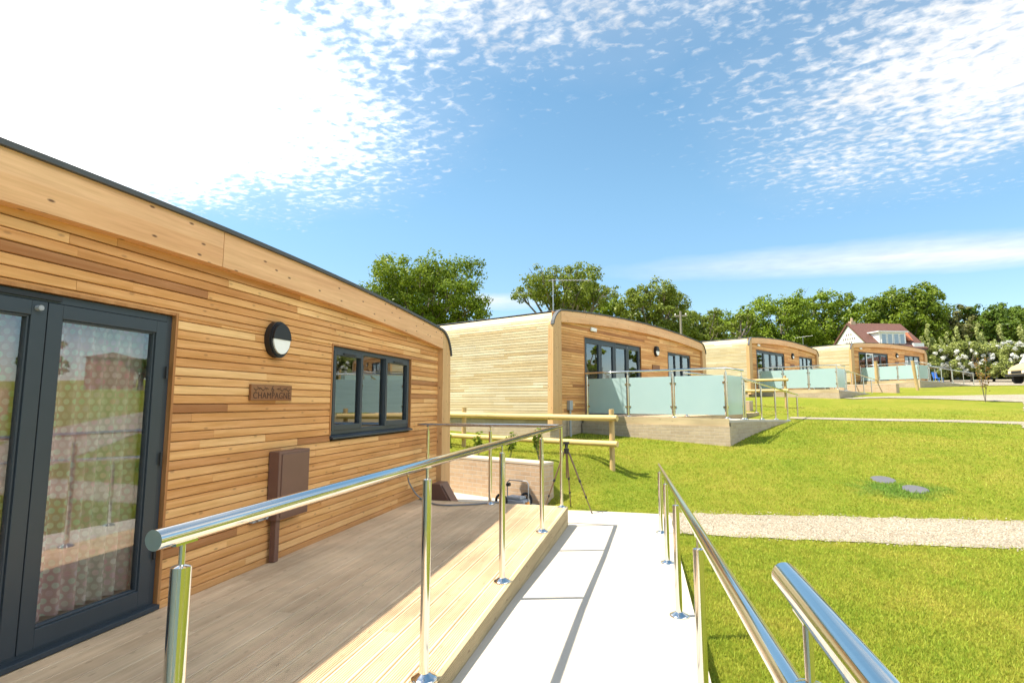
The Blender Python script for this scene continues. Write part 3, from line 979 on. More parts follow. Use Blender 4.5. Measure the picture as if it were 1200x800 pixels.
def make_sign(written):
    mb = MB(); mb.box(0, .026, -.285, .285, -.072, .072, .5)
    o = mb.build('name_plaque', M['sign'], None, .004)
    if written:
        # the letters stand upright in the plane of the wall: local x -> along wall, y -> up
        R = Matrix(((0, 0, 1, 0), (1, 0, 0, 0), (0, 1, 0, 0), (0, 0, 0, 1)))
        for txt, size, y, z in (('CHAMPAGNE', .083, 0, -.054), ('6', .082, 0, .006)):
            me = text_mesh(txt, size, .0012); me.transform(R); me.materials.clear(); me.materials.append(M['carved'])
            t = bpy.data.objects.new('lettering', me); COL.objects.link(t); t.parent = o; t.location = (.0265, y, z)
        # fine serifs and flanking vine sprigs
        mb = MB()
        for sg in (-1, 1):
            pts = []
            for j in range(13):
                u = j / 12; pts.append((.0268, sg * (.062 + .19 * u), .032 + .010 * sin(u * 4 * pi)))
            mb.tube(pts, .0028, 6)
            for j in range(8):
                u = (j + .5) / 8; y = sg * (.062 + .19 * u); z = .032 + .010 * sin(u * 4 * pi); s = 1 if j % 2 else -1
                mb.poly([(.0275, y - .004, z), (.0275, y + .004 * sg, z + s * .006), (.0275, y + .018 * sg, z + s * .020), (.0275, y + .016 * sg, z + s * .006)])
        mb.build('vine_carving', M['carved'], o)
    return o


sg = make_sign(True); to_site(tag(sg, 'brown wooden plaque carved with 6 CHAMPAGNE under the wall light', 'sign', 'name plaques on the cabin fronts'), 0, .002, 6.13, 1.537)
sp_ = make_sign(False)
for k in (1, 2, 3):
    o = sp_ if k == 1 else copy_tree(sp_)
    to_site(tag(o, {1: 'small brown plaque below the wall light of the second cabin', 2: 'tiny brown plaque below the wall light of the third cabin', 3: 'tiny brown plaque below the wall light of the farthest cabin'}[k], 'sign', 'name plaques on the cabin fronts'), k, .002, S_L[k] - .03, 1.5)

# ------------------------------------------------------------------ curtains behind the nearest doors
def curtain(s0, s1, z0, z1, n, label, seed, k=0):
    rng = random.Random(seed); m = int((s1 - s0) / .012); V = []; U = []; u = 0; ph = 0; prev = None
    for j in range(m + 1):
        s = s0 + (s1 - s0) * j / m
        ph += .012 * 2 * pi / (.125 * (1 + .3 * sin(j * .05 + seed)))
        x = n + .033 * sin(ph) + .010 * sin(ph * .37 + 1)
        if prev is not None: u += sqrt((x - prev[0]) ** 2 + (s - prev[1]) ** 2)
        prev = (x, s); V.append((x, s)); U.append(u)
    nz = 8; verts = []; uvs = []
    for i in range(nz + 1):
        z = z0 + (z1 - z0) * i / nz; f = .75 + .5 * (1 - i / nz)
        for (x, s), uu in zip(V, U): verts.append((n + (x - n) * f, s, z)); uvs.append((uu, z))
    F = []
    for i in range(nz):
        for j in range(m): F.append((i * (m + 1) + j, i * (m + 1) + j + 1, (i + 1) * (m + 1) + j + 1, (i + 1) * (m + 1) + j))
    me = bpy.data.meshes.new('curtain'); me.from_pydata(verts, [], F); me.update()
    ul = me.uv_layers.new(name='UVMap')
    for lp in me.loops: ul.data[lp.index].uv = uvs[lp.vertex_index]
    me.polygons.foreach_set('use_smooth', np.full(len(F), True, bool)); me.materials.append(M['curtain'])
    o = bpy.data.objects.new('curtain', me); COL.objects.link(o); to_site(o, k)
    return tag(o, label, 'curtain', 'polka dot curtains behind the doors')


curtain(4.20, 4.98, .16, 2.06, -.165, 'polka dot curtain behind the right-hand glass door leaf of the nearest cabin', 3)
curtain(3.15, 4.12, .16, 2.06, -.165, 'polka dot curtain behind the glass door leaf cut by the left edge of the photo', 4)

# ------------------------------------------------------------------ deck, ramp, railings (one set per cabin)
S_IN0, S_END = 1.5, 9.5        # deck from s=1.5 to 9.5, n from 0.02 to 2.3


def ramp_z(s):
    return float(np.interp(s, [1.4, 3.0, 4.8, 6.15, 7.83, 9.34, 9.9], [-.035, -.055, -.105, -.135, -.205, -.25, -.262]))


def make_deck(base_depth):
    o = empty('timber_deck'); mb = MB(); rng = random.Random(5)
    bw = .1415; n = .02; k = 0
    while n < 2.27:
        n1 = min(n + bw - .009, 2.275)
        prof = [(n, -.027), (n, -.003), (n + .003, 0)]
        g = n + .016
        while g < n1 - .021:
            prof += [(g, 0), (g + .0016, -.008), (g + .0066, -.008), (g + .0082, 0)]; g += .0150
        prof += [(n1 - .003, 0), (n1, -.003), (n1, -.027)]
        cut = [S_IN0, S_IN0 + rng.uniform(1.2, 4.4), S_END] if k % 2 else [S_IN0, S_IN0 + rng.uniform(3.2, 5.0), S_END]
        for a, b in zip(cut[:-1], cut[1:]):
            mb.prism(prof[::-1], 'y', a + .001, b - .001, min(1, max(0, rng.gauss(.5, .15))))
        n += bw; k += 1
    mb.build('deck_boards', M['deck'], o)
    # edge board along the ramp: two reeded lengths
    mb = MB()
    prof = [(2.278, -.30), (2.304, -.30)]
    z = -.292
    while z < -.14: prof += [(2.304, z), (2.296, z + .002), (2.296, z + .0072), (2.304, z + .009)]; z += .0142
    prof += [(2.304, -.1425), (2.288, -.142), (2.288, -.134), (2.304, -.1335)]
    z = -.128
    while z < -.010: prof += [(2.304, z), (2.296, z + .002), (2.296, z + .0072), (2.304, z + .009)]; z += .0142
    prof += [(2.304, -.002), (2.302, 0.0), (2.278, 0.0)]
    mb.prism(prof, 'y', S_IN0, S_END, .45)
    mb.build('edge_board', M['deck_fascia'], o)
    mb = MB(); mb.box(.02, 2.277, S_END + .001, S_END + .026, -.30, 0.0, .5); mb.build('end_board', M['deck_end'], o, .003); mb = MB(); mb.box(.02, 3.715, S_IN0 - .027, S_IN0 - .001, -.17, 0.001, .5)
    mb.build('end_board', M['deck_end'], o, .003)
    mb = MB(); mb.box(.0, 2.270, S_IN0 + .02, S_END - .02, -base_depth, -.16); mb.build('brick_base', M['brick_grey'], o)
    mb = MB(); mb.box(.03, 2.265, S_IN0 + .03, S_END - .03, -.159, -.06); mb.build('gap_shade_slab', M['charcoal'], o)  # solid near-black slab; the shade in the board gaps is put into its colour
    return o


def make_ramp(base_depth, s_end=9.9):
    mb = MB(); ss = np.linspace(S_IN0, s_end, 34); n0, n1 = 2.306, 3.715
    for a, b in zip(ss[:-1], ss[1:]):
        za, zb = ramp_z(a), ramp_z(b)
        mb.quad((n0, a, za), (n1, a, za), (n1, b, zb), (n0, b, zb))
        mb.quad((n1, a, -base_depth), (n1, b, -base_depth), (n1, b, zb), (n1, a, za))
    mb.quad((n0, ss[0], -base_depth), (n1, ss[0], -base_depth), (n1, ss[0], ramp_z(ss[0])), (n0, ss[0], ramp_z(ss[0])))
    mb.quad((n1, s_end, -base_depth), (n0, s_end, -base_depth), (n0, s_end, ramp_z(s_end)), (n1, s_end, ramp_z(s_end)))
    return mb.build('concrete_ramp', M['concrete'], None)


def make_ramp_wall():
    """brick skin on the outer side of a raised ramp"""
    mb = MB(); ss = np.linspace(S_IN0, 9.6, 20)
    for a, b in zip(ss[:-1], ss[1:]):
        za, zb = ramp_z(a) - .05, ramp_z(b) - .05
        mb.quad((3.735, a, -1.3), (3.735, b, -1.3), (3.735, b, zb), (3.735, a, za))
        mb.quad((3.715, a, za), (3.735, a, za), (3.735, b, zb), (3.715, b, zb))
    mb.quad((3.60, S_IN0 - .03, -1.3), (3.735, S_IN0 - .03, -1.3), (3.735, S_IN0 - .03, -.17), (3.60, S_IN0 - .03, -.17))
    mb.box(.0, 3.735, S_IN0 - .06, S_IN0 - .004, -1.3, -.172)
    return mb.build('ramp_brickwork', M['brick_grey'], None)


RZ = 1.115


def steel_post(n, s, z0, zr, parent, pin=.085):
    """flange, tube, pin and saddle of one handrail post"""
    mb = MB(); r = .0252
    mb.tube([(n, s, z0 + .012), (n, s, zr - pin)], r, 20)
    p = mb.build('post', M['steel'], parent)
    mb = MB(); mb.lathe([(.0, z0), (.070, z0), (.072, z0 + .004), (.068, z0 + .012), (.050, z0 + .018), (.033, z0 + .030), (.0252, z0 + .034)], n, s, 24); mb.build('flange', M['steel'], p)
    mb = MB(); mb.tube([(n, s, zr - pin), (n, s, zr - .018)], .0078, 10); mb.lathe([(.0078, zr - pin + .005), (.0185, zr - pin + .002), (.0253, zr - pin - .001)], n, s, 20)
    mb.box(n - .014, n + .014, s - .035, s + .035, zr - .028, zr - .018); mb.build('pin', M['steel'], p)
    return p


def rail(pts, parent, r=.0254):
    mb = MB(); mb.tube(pts, r, 24); return mb.build('handrail', M['steel'], parent)


def make_deck_railing():
    o = empty('deck_railing')
    rail([(2.225, 2.83, RZ), (2.225, 9.44, RZ), (.055, 9.44, RZ)], o)
    for s in (2.92, 4.56, 6.18, 7.95): steel_post(2.225, s, 0, RZ, o)
    mb = MB(); mb.tube([(2.225, 9.44, .012), (2.225, 9.44, RZ - .02)], .0225, 20)
    p = mb.build('post', M['steel'], o)
    mb = MB(); mb.lathe([(0, 0), (.062, 0), (.064, .004), (.060, .013), (.034, .018), (.0225, .030)], 2.225, 9.44, 24); mb.build('flange', M['steel'], p)
    steel_post(1.19, 9.44, 0, RZ, o); steel_post(.22, 9.44, 0, RZ, o)
    return o


def rn(s): return 3.60 - (s - 6.15) * .016


def make_ramp_railing():
    o = empty('ramp_railing')
    def rz(s): return float(np.interp(s, [2.7, 6.15, 9.45], [.93, .755, .605]))
    rail([(rn(2.72), 2.72, rz(2.72)), (rn(9.46), 9.46, rz(9.46))], o, .0242)
    for s in (2.95, 4.55, 6.15, 7.78, 9.33): steel_post(rn(s), s, ramp_z(s), rz(s), o)
    return o


def make_balustrade(front_glass):
    """level rail at the head of the ramp and frosted panels across the deck end"""
    o = empty('glass_balustrade'); s = 1.56
    rail([(.055, s, RZ), (3.655, s, RZ), (3.655, 2.90, RZ)], o)
    ns = (.09, 1.26, 2.43, 3.655)
    for n in ns:
        p = steel_post(n, s, 0, RZ, o)
    steel_post(3.655, 2.76, ramp_z(2.76), RZ, o, .135)
    def panel(a, b, flat):
        mb = MB()
        if flat: mb.box(a + .045, b - .045, s - .005, s + .005, .075, .965)
        else: mb.box(3.650, 3.660, a + .045, b - .045, .075, .965)
        g = mb.build('glass_panel', M['frost'], o, .001)
        for e, d in ((a, 1), (b, -1)):
            for z in (.25, .80):
                mb = MB()
                if flat: mb.box(min(e + d * .024, e + d * .075), max(e + d * .024, e + d * .075), s - .016, s + .016, z - .022, z + .022)
                else: mb.box(3.639, 3.671, min(e + d * .024, e + d * .075), max(e + d * .024, e + d * .075), z - .022, z + .022)
                mb.build('clamp', M['steel'], g)
    for a, b in zip(ns[:-1], ns[1:]): panel(a, b, True)
    if front_glass: panel(s, 2.76, False)
    return o


decks = [make_deck(.31), make_deck(1.3)]; decks += [copy_tree(decks[1]), copy_tree(decks[1])]
ramps = [make_ramp(.36), make_ramp(1.3)]; ramps += [copy_tree(ramps[1]), copy_tree(ramps[1])]
rw = make_ramp_wall(); rws = [None, rw, copy_tree(rw), copy_tree(rw)]
r1 = make_deck_railing(); r2 = make_ramp_railing()
SH = [0, 0, -.55, -.55]      # the far pair start their decks nearer the corner
b0 = make_balustrade(False); b1 = make_balustrade(True)
bals = [b0, b1, copy_tree(b1), copy_tree(b1)]
for k in range(4):
    if k < 1: DL = 'grooved softwood deck in front of the nearest cabin, half in shade'
    else: DL = '%s cabin\'s raised deck on a brick base, behind frosted glass' % ORD[k]
    to_site(tag(decks[k], DL, 'deck', 'decks in front of the cabins'), k, 0, SH[k])
    to_site(tag(ramps[k], kind='structure'), k, 0, SH[k])
    if rws[k]: to_site(tag(rws[k], '%s cabin\'s buff brick side wall under the deck end and ramp' % ORD[k], 'brick wall', 'brick walls under the ramps'), k, 0, SH[k])
    a = r1 if k == 0 else copy_tree(r1); b = r2 if k == 0 else copy_tree(r2)
    to_site(tag(a, ['long polished steel railing along the nearest deck, turning to the cabin wall', 'steel railing along the inner side of the second cabin\'s ramp', 'tiny steel railing along the deck of the third cabin', 'tiny steel railing along the deck of the farthest cabin'][k], 'railing', 'inner deck railings'), k, 0, SH[k])
    to_site(tag(b, ['polished steel railing sloping down the right side of the white concrete ramp', 'steel railing sloping down the outer side of the second cabin\'s ramp', 'tiny steel railing sloping down the ramp of the third cabin', 'tiny steel railing sloping down the ramp of the farthest cabin'][k], 'railing', 'outer ramp railings'), k, 0, SH[k])
    to_site(tag(bals[k], ['thick steel rail end in the bottom right corner beside the ramp railing', 'frosted glass balustrade of three panels across the second cabin\'s deck end', 'frosted glass balustrade in front of the third cabin', 'frosted glass balustrade in front of the farthest cabin'][k], 'balustrade', 'glass balustrades at the deck ends'), k, 0, SH[k])

# concrete at the foot of the ramp and the hard standing behind the deck
mb = MB()
mb.poly([(-1.094, 8.20, -.262), (.315, 8.20, -.262), (.33, 9.06, -.262), (-1.25, 8.92, -.262), (-1.70, 9.14, -.262), (-1.70, 7.83, -.262), (-1.094, 7.83, -.262)])
mb.poly([(-1.70, 7.83, -.262), (-1.70, 9.14, -.262), (-1.95, 9.42, -.262), (-4.2, 10.46, -.262), (-4.2, 8.9, -.262), (-3.42, 8.9, -.262), (-3.42, 7.83, -.262)])
for f in mb.f: pass
tag(mb.build('concrete_path', M['concrete']), kind='structure')


# ------------------------------------------------------------------ brick retaining walls and log fences
def brick_wall(k, n0, n1, s, zt, zb, label, ret=0):
    mb = MB(); mb.box(n0, n1, s, s + .33, zb, zt - .045)
    if ret: mb.box(n1 - .33, n1, s + .33, s + ret, zb, zt - .046)
    o = mb.build('retaining_wall', M['brick'], None, .004)
    mb = MB(); mb.box(n0, n1 + .006, s - .006, s + .336, zt - .0445, zt)
    mb.build('coping', M['brick_cap'], o, .006)
    to_site(o, k)
    return tag(o, label, 'brick wall', 'low brick retaining walls')


brick_wall(1, -3.0, WN, WS, .425 - 1.09, -.45 - 1.09, 'low buff brick retaining wall behind the deck end of the nearest cabin')
brick_wall(2, -1.0, 2.57, -6.2, -.55, -1.4, 'small buff brick wall end seen behind the second cabin\'s ramp rails')
brick_wall(3, 1.2, 5.75, -6.2, -.42, -1.5, 'long low buff brick wall behind the third cabin\'s ramp rails')


def log(mb, a, b, r, rng, seg=14):
    a = Vector(a); b = Vector(b); n = 9; pts = []; rs = []
    for j in range(n):
        t = j / (n - 1); p = a.lerp(b, t); pts.append((p.x, p.y + rng.uniform(-.006, .006), p.z + rng.uniform(-.007, .007))); rs.append(r * (1 + rng.uniform(-.05, .05)))
    mb.tube(pts, rs, seg)


def log_fence(k, s, posts, zr, ends, label, lean=0.0):
    """posts: list of n; zr: heights (world) of the two rails; ends (n0,n1)"""
    rng = random.Random(k); o = empty('log_fence'); to_site(o, k); base = SITES[k][0][2]
    for n in posts:
        x, y, _ = site(k, n, s); g = gz(x, y) - base
        mb = MB(); log(mb, (n, s, g - .1), (n + lean, s, zr[0] - base + .16), .052, rng); mb.build('post', M['log_post'], o)
    for h in zr:
        mb = MB(); log(mb, (ends[0], s - .10, h - base), (ends[1], s - .10, h - base), .058, rng); mb.build('rail', M['log'], o)
    return tag(o, label, 'fence', 'log fences between the cabins')


log_fence(1, -1.6, (2.49, -1.35, -4.6), (1.155, .675), (-6.5, 2.66), 'nearest peeled log fence with two rails, in front of the second cabin\'s end wall')
log_fence(2, -3.9, (3.1, .2, -2.4), (2.36, 1.92), (-3.5, 3.25), 'log fence with two rails standing before the third cabin, beyond the ramp rails')
# stakes in front of the farthest cabin
for (x, y, lean, h, lab) in ((12.6, 34.6, 0.0, 1.75, 'upright wooden stake in front of the farthest cabin\'s balustrade'), (15.4, 36.6, -.16, 1.75, 'leaning wooden stake on the lawn in front of the farthest cabin')):
    mb = MB(); g = gz(x, y); log(mb, (x, y, g - .1), (x + lean, y, g + h), .085, random.Random(int(x)))
    tag(mb.build('wooden_stake', M['log_post']), lab, 'stake')

# ------------------------------------------------------------------ equipment on and by the nearest cabin
mb = MB(); mb.box(0, .115, -.235, .235, -.31, .31)
mbx = mb.build('meter_box', M['brown_plastic'], None, .008); to_site(tag(mbx, 'tall brown meter cabinet on the cladding of the nearest cabin', 'meter box'), 0, .004, 6.385, .685)
mb = MB(); mb.box(.1155, .124, -.20, .215, -.285, .285); mb.build('cabinet_door', M['brown_plastic'], mbx, .004)
mb = MB(); mb.box(.025, .085, -.205, -.145, -.68, -.311); mb.build('conduit', M['brown_plastic'], mbx, .006)
# twin outdoor sockets
mb = MB(); mb.box(0, .05, -.10, .10, -.055, .055); so_ = mb.build('outdoor_socket', M['grey_plastic'], None, .008)
to_site(tag(so_, 'small grey twin outdoor socket beside the brown meter cabinet', 'socket'), 0, .004, 6.02, .455)
for y in (-.05, .05): mb = MB(); mb.tube([(.05, y, -.02), (.075, y, -.02)], .022, 12); mb.build('cap', M['grey_plastic'], so_)
# sloping brown box at the corner
mb = MB(); prof = [(0, 0), (.36, 0), (.15, .36), (0, .36)]
mb.prism(prof, 'y', -.17, .17); o = mb.build('service_box', M['brown_plastic'], None, .01)
mb.f  # keep
to_site(tag(o, 'dark brown sloping service box at the foot of the nearest cabin\'s corner', 'box'), 0, .095, 10.06, -.18)
mb = MB(); mb.prism([(.372, .03), (.175, .345), (.169, .340), (.366, .025)], 'y', -.13, .13); mb.build('sloping_lid', M['brown_plastic'], o)
# tap and hose
t = empty('garden_tap'); to_site(tag(t, 'small brass tap low on the cladding at the end of the deck', 'tap'), 0, .004, 9.05, .44)
mb = MB(); mb.tube([(0, 0, 0), (.06, 0, 0), (.085, 0, -.02), (.085, 0, -.05)], .012, 10); mb.build('spout', M['brass'], t)
mb = MB(); mb.tube([(.045, 0, .01), (.045, 0, .035)], .007, 8); mb.box(.038, .052, -.03, .03, .035, .044); mb.build('handle', M['orange'], t)
pts = []
ctrl = [(-3.31, 7.35, .39), (-3.30, 7.38, .30), (-3.20, 7.45, .12), (-3.02, 7.50, .022), (-2.8, 7.42, .016), (-2.55, 7.50, .016), (-2.35, 7.62, .016), (-2.15, 7.80, .018), (-2.06, 7.92, -.02), (-2.02, 8.25, -.16), (-2.0, 8.6, -.24)]
C = [Vector(p) for p in ctrl]
for j in range(len(C) - 1):
    p0 = C[max(j - 1, 0)]; p1 = C[j]; p2 = C[j + 1]; p3 = C[min(j + 2, len(C) - 1)]
    for q in range(6):
        u = q / 6; pts.append(.5 * ((2 * p1) + (-p0 + p2) * u + (2 * p0 - 5 * p1 + 4 * p2 - p3) * u * u + (-p0 + 3 * p1 - 3 * p2 + p3) * u**3))
mb = MB(); mb.tube(pts, .011, 10); tag(mb.build('garden_hose', M['hose']), 'grey garden hose running from the tap across the deck boards', 'hose')


def hose_cart():
    o = empty('hose_cart', (-2.08, 8.85, -.26), radians(-18))
    mb = MB(); mb.box(-.20, .20, -.11, .11, .04, .15); mb.box(-.15, .13, -.09, .09, .15, .20); mb.build('body', M['grey_plastic'], o, .02)
    for sx, sy in ((-.20, -.15), (.09, .15)):
        mb = MB(); seg = 20
        ring = [(sx + .098 * cos(2 * pi * j / seg), sy, .125 + .098 * sin(2 * pi * j / seg)) for j in range(seg + 1)]
        mb.tube(ring, .022, 8, caps=False); wh = mb.build('wheel', M['tyre'], o)
        mb = MB()
        for j in range(5):
            a = 2 * pi * j / 5; mb.tube([(sx, sy, .125), (sx + .09 * cos(a), sy, .125 + .09 * sin(a))], .009, 6)
        mb.tube([(sx, sy - .03, .125), (sx, sy + .03, .125)], .026, 12); mb.build('hub', M['orange'] if sy < 0 else M['black'], wh)
    mb = MB(); mb.tube([(-.19, .02, .14), (-.19, .02, .40), (-.15, .02, .44), (.18, .02, .44), (.21, .02, .40), (.21, .02, .10)], .010, 10); mb.build('handle', M['galv'], o)
    mb = MB(); mb.tube([(-.20, .02, .36), (-.14, .02, .37)], .03, 10); mb.build('grip', M['black'], o)
    mb = MB(); mb.tube([(.20, -.05, .10), (.27, -.08, .12)], .022, 10); mb.build('nozzle', M['orange'], o); mb = MB(); mb.tube([(.24, .04, .05), (.29, .04, .05)], .026, 10); mb.build('nozzle', M['orange'], o)
    return tag(o, 'small wheeled hose cart with black wheels and orange fittings behind the deck', 'hose cart')


hose_cart()


def tripod():
    o = empty('camera_tripod', (-1.25, 8.78, -.262))
    top = Vector((0, 0, .96)); feet = [Vector((.40, -.06, .0)), Vector((.02, .30, .02)), Vector((-.36, -.10, .0))]
    for f in feet:
        lg = None
        a = top + Vector((f.x, f.y, 0)).normalized() * .035 + Vector((0, 0, -.03)); dirv = f - a
        mb = MB(); mb.tube([a, a + dirv * .48], [.014, .013], 10); lg = mb.build('leg', M['bronze'], o)
        mb = MB(); mb.tube([a + dirv * .48, a + dirv * .74], .0105, 8); mb.tube([a + dirv * .74, a + dirv * .97], .008, 8); mb.build('lower_section', M['bronze'], lg)
        for q0, q1, rr_ in ((.46, .50, .019), (.72, .755, .016)): mb = MB(); mb.tube([a + dirv * q0, a + dirv * q1], rr_, 10); mb.build('leg_lock', M['black'], lg)
        mb = MB(); mb.tube([a + dirv * .965, f], .010, 8); mb.build('foot', M['black'], lg)
    mb = MB(); mb.tube([(0, 0, .52), (0, 0, 1.0)], .013, 12); mb.build('centre_column', M['bronze'], o)
    mb = MB(); mb.tube([(0, 0, .90), (0, 0, .98)], [.034, .045], 12); mb.build('spider', M['black'], o)
    mb = MB(); mb.tube([(0, 0, .985), (0, 0, 1.05)], [.022, .030], 12); mb.box(-.045, .045, -.035, .035, 1.05, 1.085); mb.tube([(0, 0, 1.04), (.03, -.16, .99)], .007, 8); mb.tube([(-.045, 0, 1.03), (-.075, 0, 1.03)], .012, 8)
    mb.build('head', M['black'], o)
    return tag(o, 'empty photographer\'s tripod with bronze legs standing at the end of the concrete path', 'tripod')


tripod()
# grey supply box on the second cabin's front
o = empty('supply_box'); to_site(tag(o, 'small grey electric supply box with conduit on the second cabin\'s front wall', 'electric box'), 1, .004, .78, .12)
mb = MB(); mb.box(0, .09, -.07, .07, .04, .28); mb.build('box', M['grey_plastic'], o, .008)
mb = MB(); mb.tube([(.05, 0, .04), (.05, 0, -.30), (.06, 0, -.8)], .028, 10); mb.build('conduit', M['grey_plastic'], o)

# manhole covers
for x, y, lab in ((3.95, 10.90, 'grey manhole cover in the lawn, the one farther back'), (4.25, 10.47, 'grey manhole cover in the lawn, the one nearer the gravel path')):
    g = gz(x, y); mb = MB(); mb.lathe([(0, .004), (.16, .006), (.185, .004), (.19, -.01), (.19, -.06)], 0, 0, 28)
    o = mb.build('manhole_cover', M['cover']); o.location = (x, y, g + .002); o.rotation_euler = (math.atan(.2), 0, 0); tag(o, lab, 'manhole cover', 'manhole covers in the lawn')


# ------------------------------------------------------------------ foliage
def leaf_quads(cent, nrm, size, rng, aspect=.62):
    n = len(cent)
    nrm = nrm / (np.linalg.norm(nrm, axis=1)[:, None] + 1e-9)
    ref = rng.normal(size=(n, 3)); a = np.cross(nrm, ref); a /= (np.linalg.norm(a, axis=1)[:, None] + 1e-9); b = np.cross(nrm, a)
    s = size[:, None]
    V = np.stack([cent - a * s * .5, cent - b * s * aspect * .5 + a * s * .06, cent + a * s * .5, cent + b * s * aspect * .5 + a * s * .06], 1).reshape(-1, 3)
    F = np.arange(4 * n).reshape(-1, 4)
    return V, F


def tree(name, x, y, H, lobes, leafmat, label, nleaf=9000, leaf=.24, trunk=.28, seed=1, density=.5, group='trees along the hill behind the cabins', zbase=None, fork=.3, limb=.10):
    """lobes: list of (dx, dy, z, r) clump centres (metres above the foot)"""
    rng = np.random.default_rng(seed); rr = random.Random(seed)
    g = gz(x, y) if zbase is None else zbase
    o = empty(name, (x, y, g)); tag(o, label, 'tree', group)
    mb = MB(); fz = H * fork
    mb.tube([(0, 0, -.3), (rr.uniform(-.1, .1), 0, fz * .5), (rr.uniform(-.15, .15), rr.uniform(-.1, .1), fz)], [trunk * 1.25, trunk * .9, trunk * .75], 9)
    for (dx, dy, z, r) in lobes:
        if rr.random() < .75:
            p0 = Vector((0, 0, fz * rr.uniform(.75, 1.0))); p3 = Vector((dx, dy, z + r * .2)); m = p0.lerp(p3, .5) + Vector((rr.uniform(-.3, .3), rr.uniform(-.3, .3), rr.uniform(.0, .5)))
            mb.tube([p0, p0.lerp(m, .55), m, p3], [limb * 1.6, limb * 1.2, limb * .8, limb * .25], 6)
            for q in range(3):
                e = p3 + Vector((rr.uniform(-1, 1), rr.uniform(-1, 1), rr.uniform(-.4, 1))) * r * .8
                mb.tube([m.lerp(p3, .6), e], [limb * .35, limb * .1], 5)
    mb.build('trunk', M['bark'], o)
    wts = np.array([l[3] ** 2 for l in lobes]); wts = wts / wts.sum()
    C = []; Nn = []; T = []
    for (dx, dy, z, r), wv in zip(lobes, wts):
        n = max(30, int(nleaf * wv))
        # each clump is itself a handful of leaf sprays
        k = max(5, int(7 + r * 5)); su = rng.normal(size=(k, 3)); su /= np.linalg.norm(su, axis=1)[:, None]
        su[:, 2] = su[:, 2] * .8 + .12
        sc = np.array([dx, dy, z]) + su * r * rng.uniform(.45, .88, (k, 1)); sr = r * rng.uniform(.28, .5, k)
        idx = rng.integers(0, k, n); d = rng.normal(size=(n, 3)); d /= np.linalg.norm(d, axis=1)[:, None]
        rad = sr[idx] * rng.random(n) ** density
        c = sc[idx] + d * rad[:, None] * np.array([1, 1, .72]); C.append(c)
        Nn.append(d * .7 + su[idx] * .5 + rng.normal(size=(n, 3)) * .55 + np.array([0, 0, .35])); T.append(np.clip(rng.normal(.5, .2, n) + rng.normal(0, .12, k)[idx], 0, 1))
    C = np.concatenate(C); Nn = np.concatenate(Nn); T = np.concatenate(T)
    V, F = leaf_quads(C, Nn, leaf * rng.uniform(.6, 1.35, len(C)), rng)
    np_mesh('crown', V, F, M[leafmat], o, T)
    return o


def crown_lobes(W, z0, z1, n, seed, r=(.24, .36), flat=1.0):
    """clump centres filling an egg-shaped crown of half width W between heights z0 and z1"""
    rr = random.Random(seed); L = []; zc = (z0 + z1) / 2; hz = (z1 - z0) / 2
    for i in range(n):
        for _ in range(60):
            a = rr.uniform(0, 2 * pi); q = rr.uniform(.25, .86) ** .6; e = math.asin(rr.uniform(-.95, .95))
            p = (W * q * cos(a) * cos(e), W * q * sin(a) * cos(e), zc + hz * q * sin(e))
            rad = W * rr.uniform(*r)
            if p[2] + rad * .8 > z1: p = (p[0], p[1], z1 - rad * .8)
            if all((p[0] - l[0]) ** 2 + (p[1] - l[1]) ** 2 + (p[2] - l[2]) ** 2 > (.50 * (rad + l[3])) ** 2 for l in L): break
        L.append((*p, rad))
    return L


PITCH = radians(6.33); YAW = radians(13.70)


def az_pos(px, dist):
    """ground point in a viewing direction (pixel column of the photograph) at a distance; used to lay the wood out"""
    a = math.atan((px - 600) / 640 * cos(PITCH)) - YAW
    return dist * sin(a), dist * cos(a)


def depth_of(px, dist):
    return dist * cos(math.atan((px - 600) / 640 * cos(PITCH)))


def z_at(py, px, dist):
    return 1.45 + (471 - py) / 640 * depth_of(px, dist) * 1.0


def wood_tree(px, dist, halfpx, top, bot, mat, label, n=16, seed=1, name='broadleaf_tree', nleaf=9000, leaf=.26, r=(.26, .38), density=.5, fork=.3, trunk=.3, limb=.1):
    x, y = az_pos(px, dist); g = gz(x, y); dp = depth_of(px, dist); top += 5
    W = halfpx / 640 * dp * 1.0; z1 = z_at(top, px, dist) - g; z0 = max(.8, z_at(bot, px, dist) - g)
    return tree(name, x, y, z1, crown_lobes(W, z0, z1, int(n * 1.7), seed, (r[0] * 1.08, r[1] * 1.08)), mat, label, int(nleaf * 1.9), leaf * 1.12, trunk, seed, density, fork=fork, limb=limb)


wood_tree(498, 46, 76, 296, 408, 'leaf_oak', 'dense dark green round crowned oak rising behind the nearest cabin\'s roof', 30, 3, 'oak_tree', 20000, .21, (.22, .34), .5, .3, .4, .12)
wood_tree(662, 50, 64, 306, 372, 'leaf_ash', 'open crowned tree with bare limbs showing, behind the second cabin\'s aerial', 20, 12, 'broadleaf_tree', 8500, .20, (.18, .28), .55, .35, .38, .16)
wood_tree(772, 56, 46, 324, 410, 'leaf_ash', 'tall loose crowned tree behind the middle of the second cabin\'s roof', 20, 13, 'broadleaf_tree', 9500, .21, (.24, .36), .5, .3, .3, .12)
wood_tree(716, 58, 30, 338, 415, 'leaf_lime', 'short bright green tree filling the gap behind the second cabin\'s roof', 12, 14, 'broadleaf_tree', 5000, .22)
wood_tree(828, 74, 27, 347, 420, 'leaf_ash', 'thin pale green half bare tree beside the utility pole', 14, 15, 'broadleaf_tree', 5200, .22, (.24, .36), .6)
wood_tree(872, 74, 17, 346, 420, 'leaf_ash', 'slender feathery tree with a visible bare trunk', 10, 16, 'broadleaf_tree', 1800, .2, (.2, .32), .7, .55, .16)
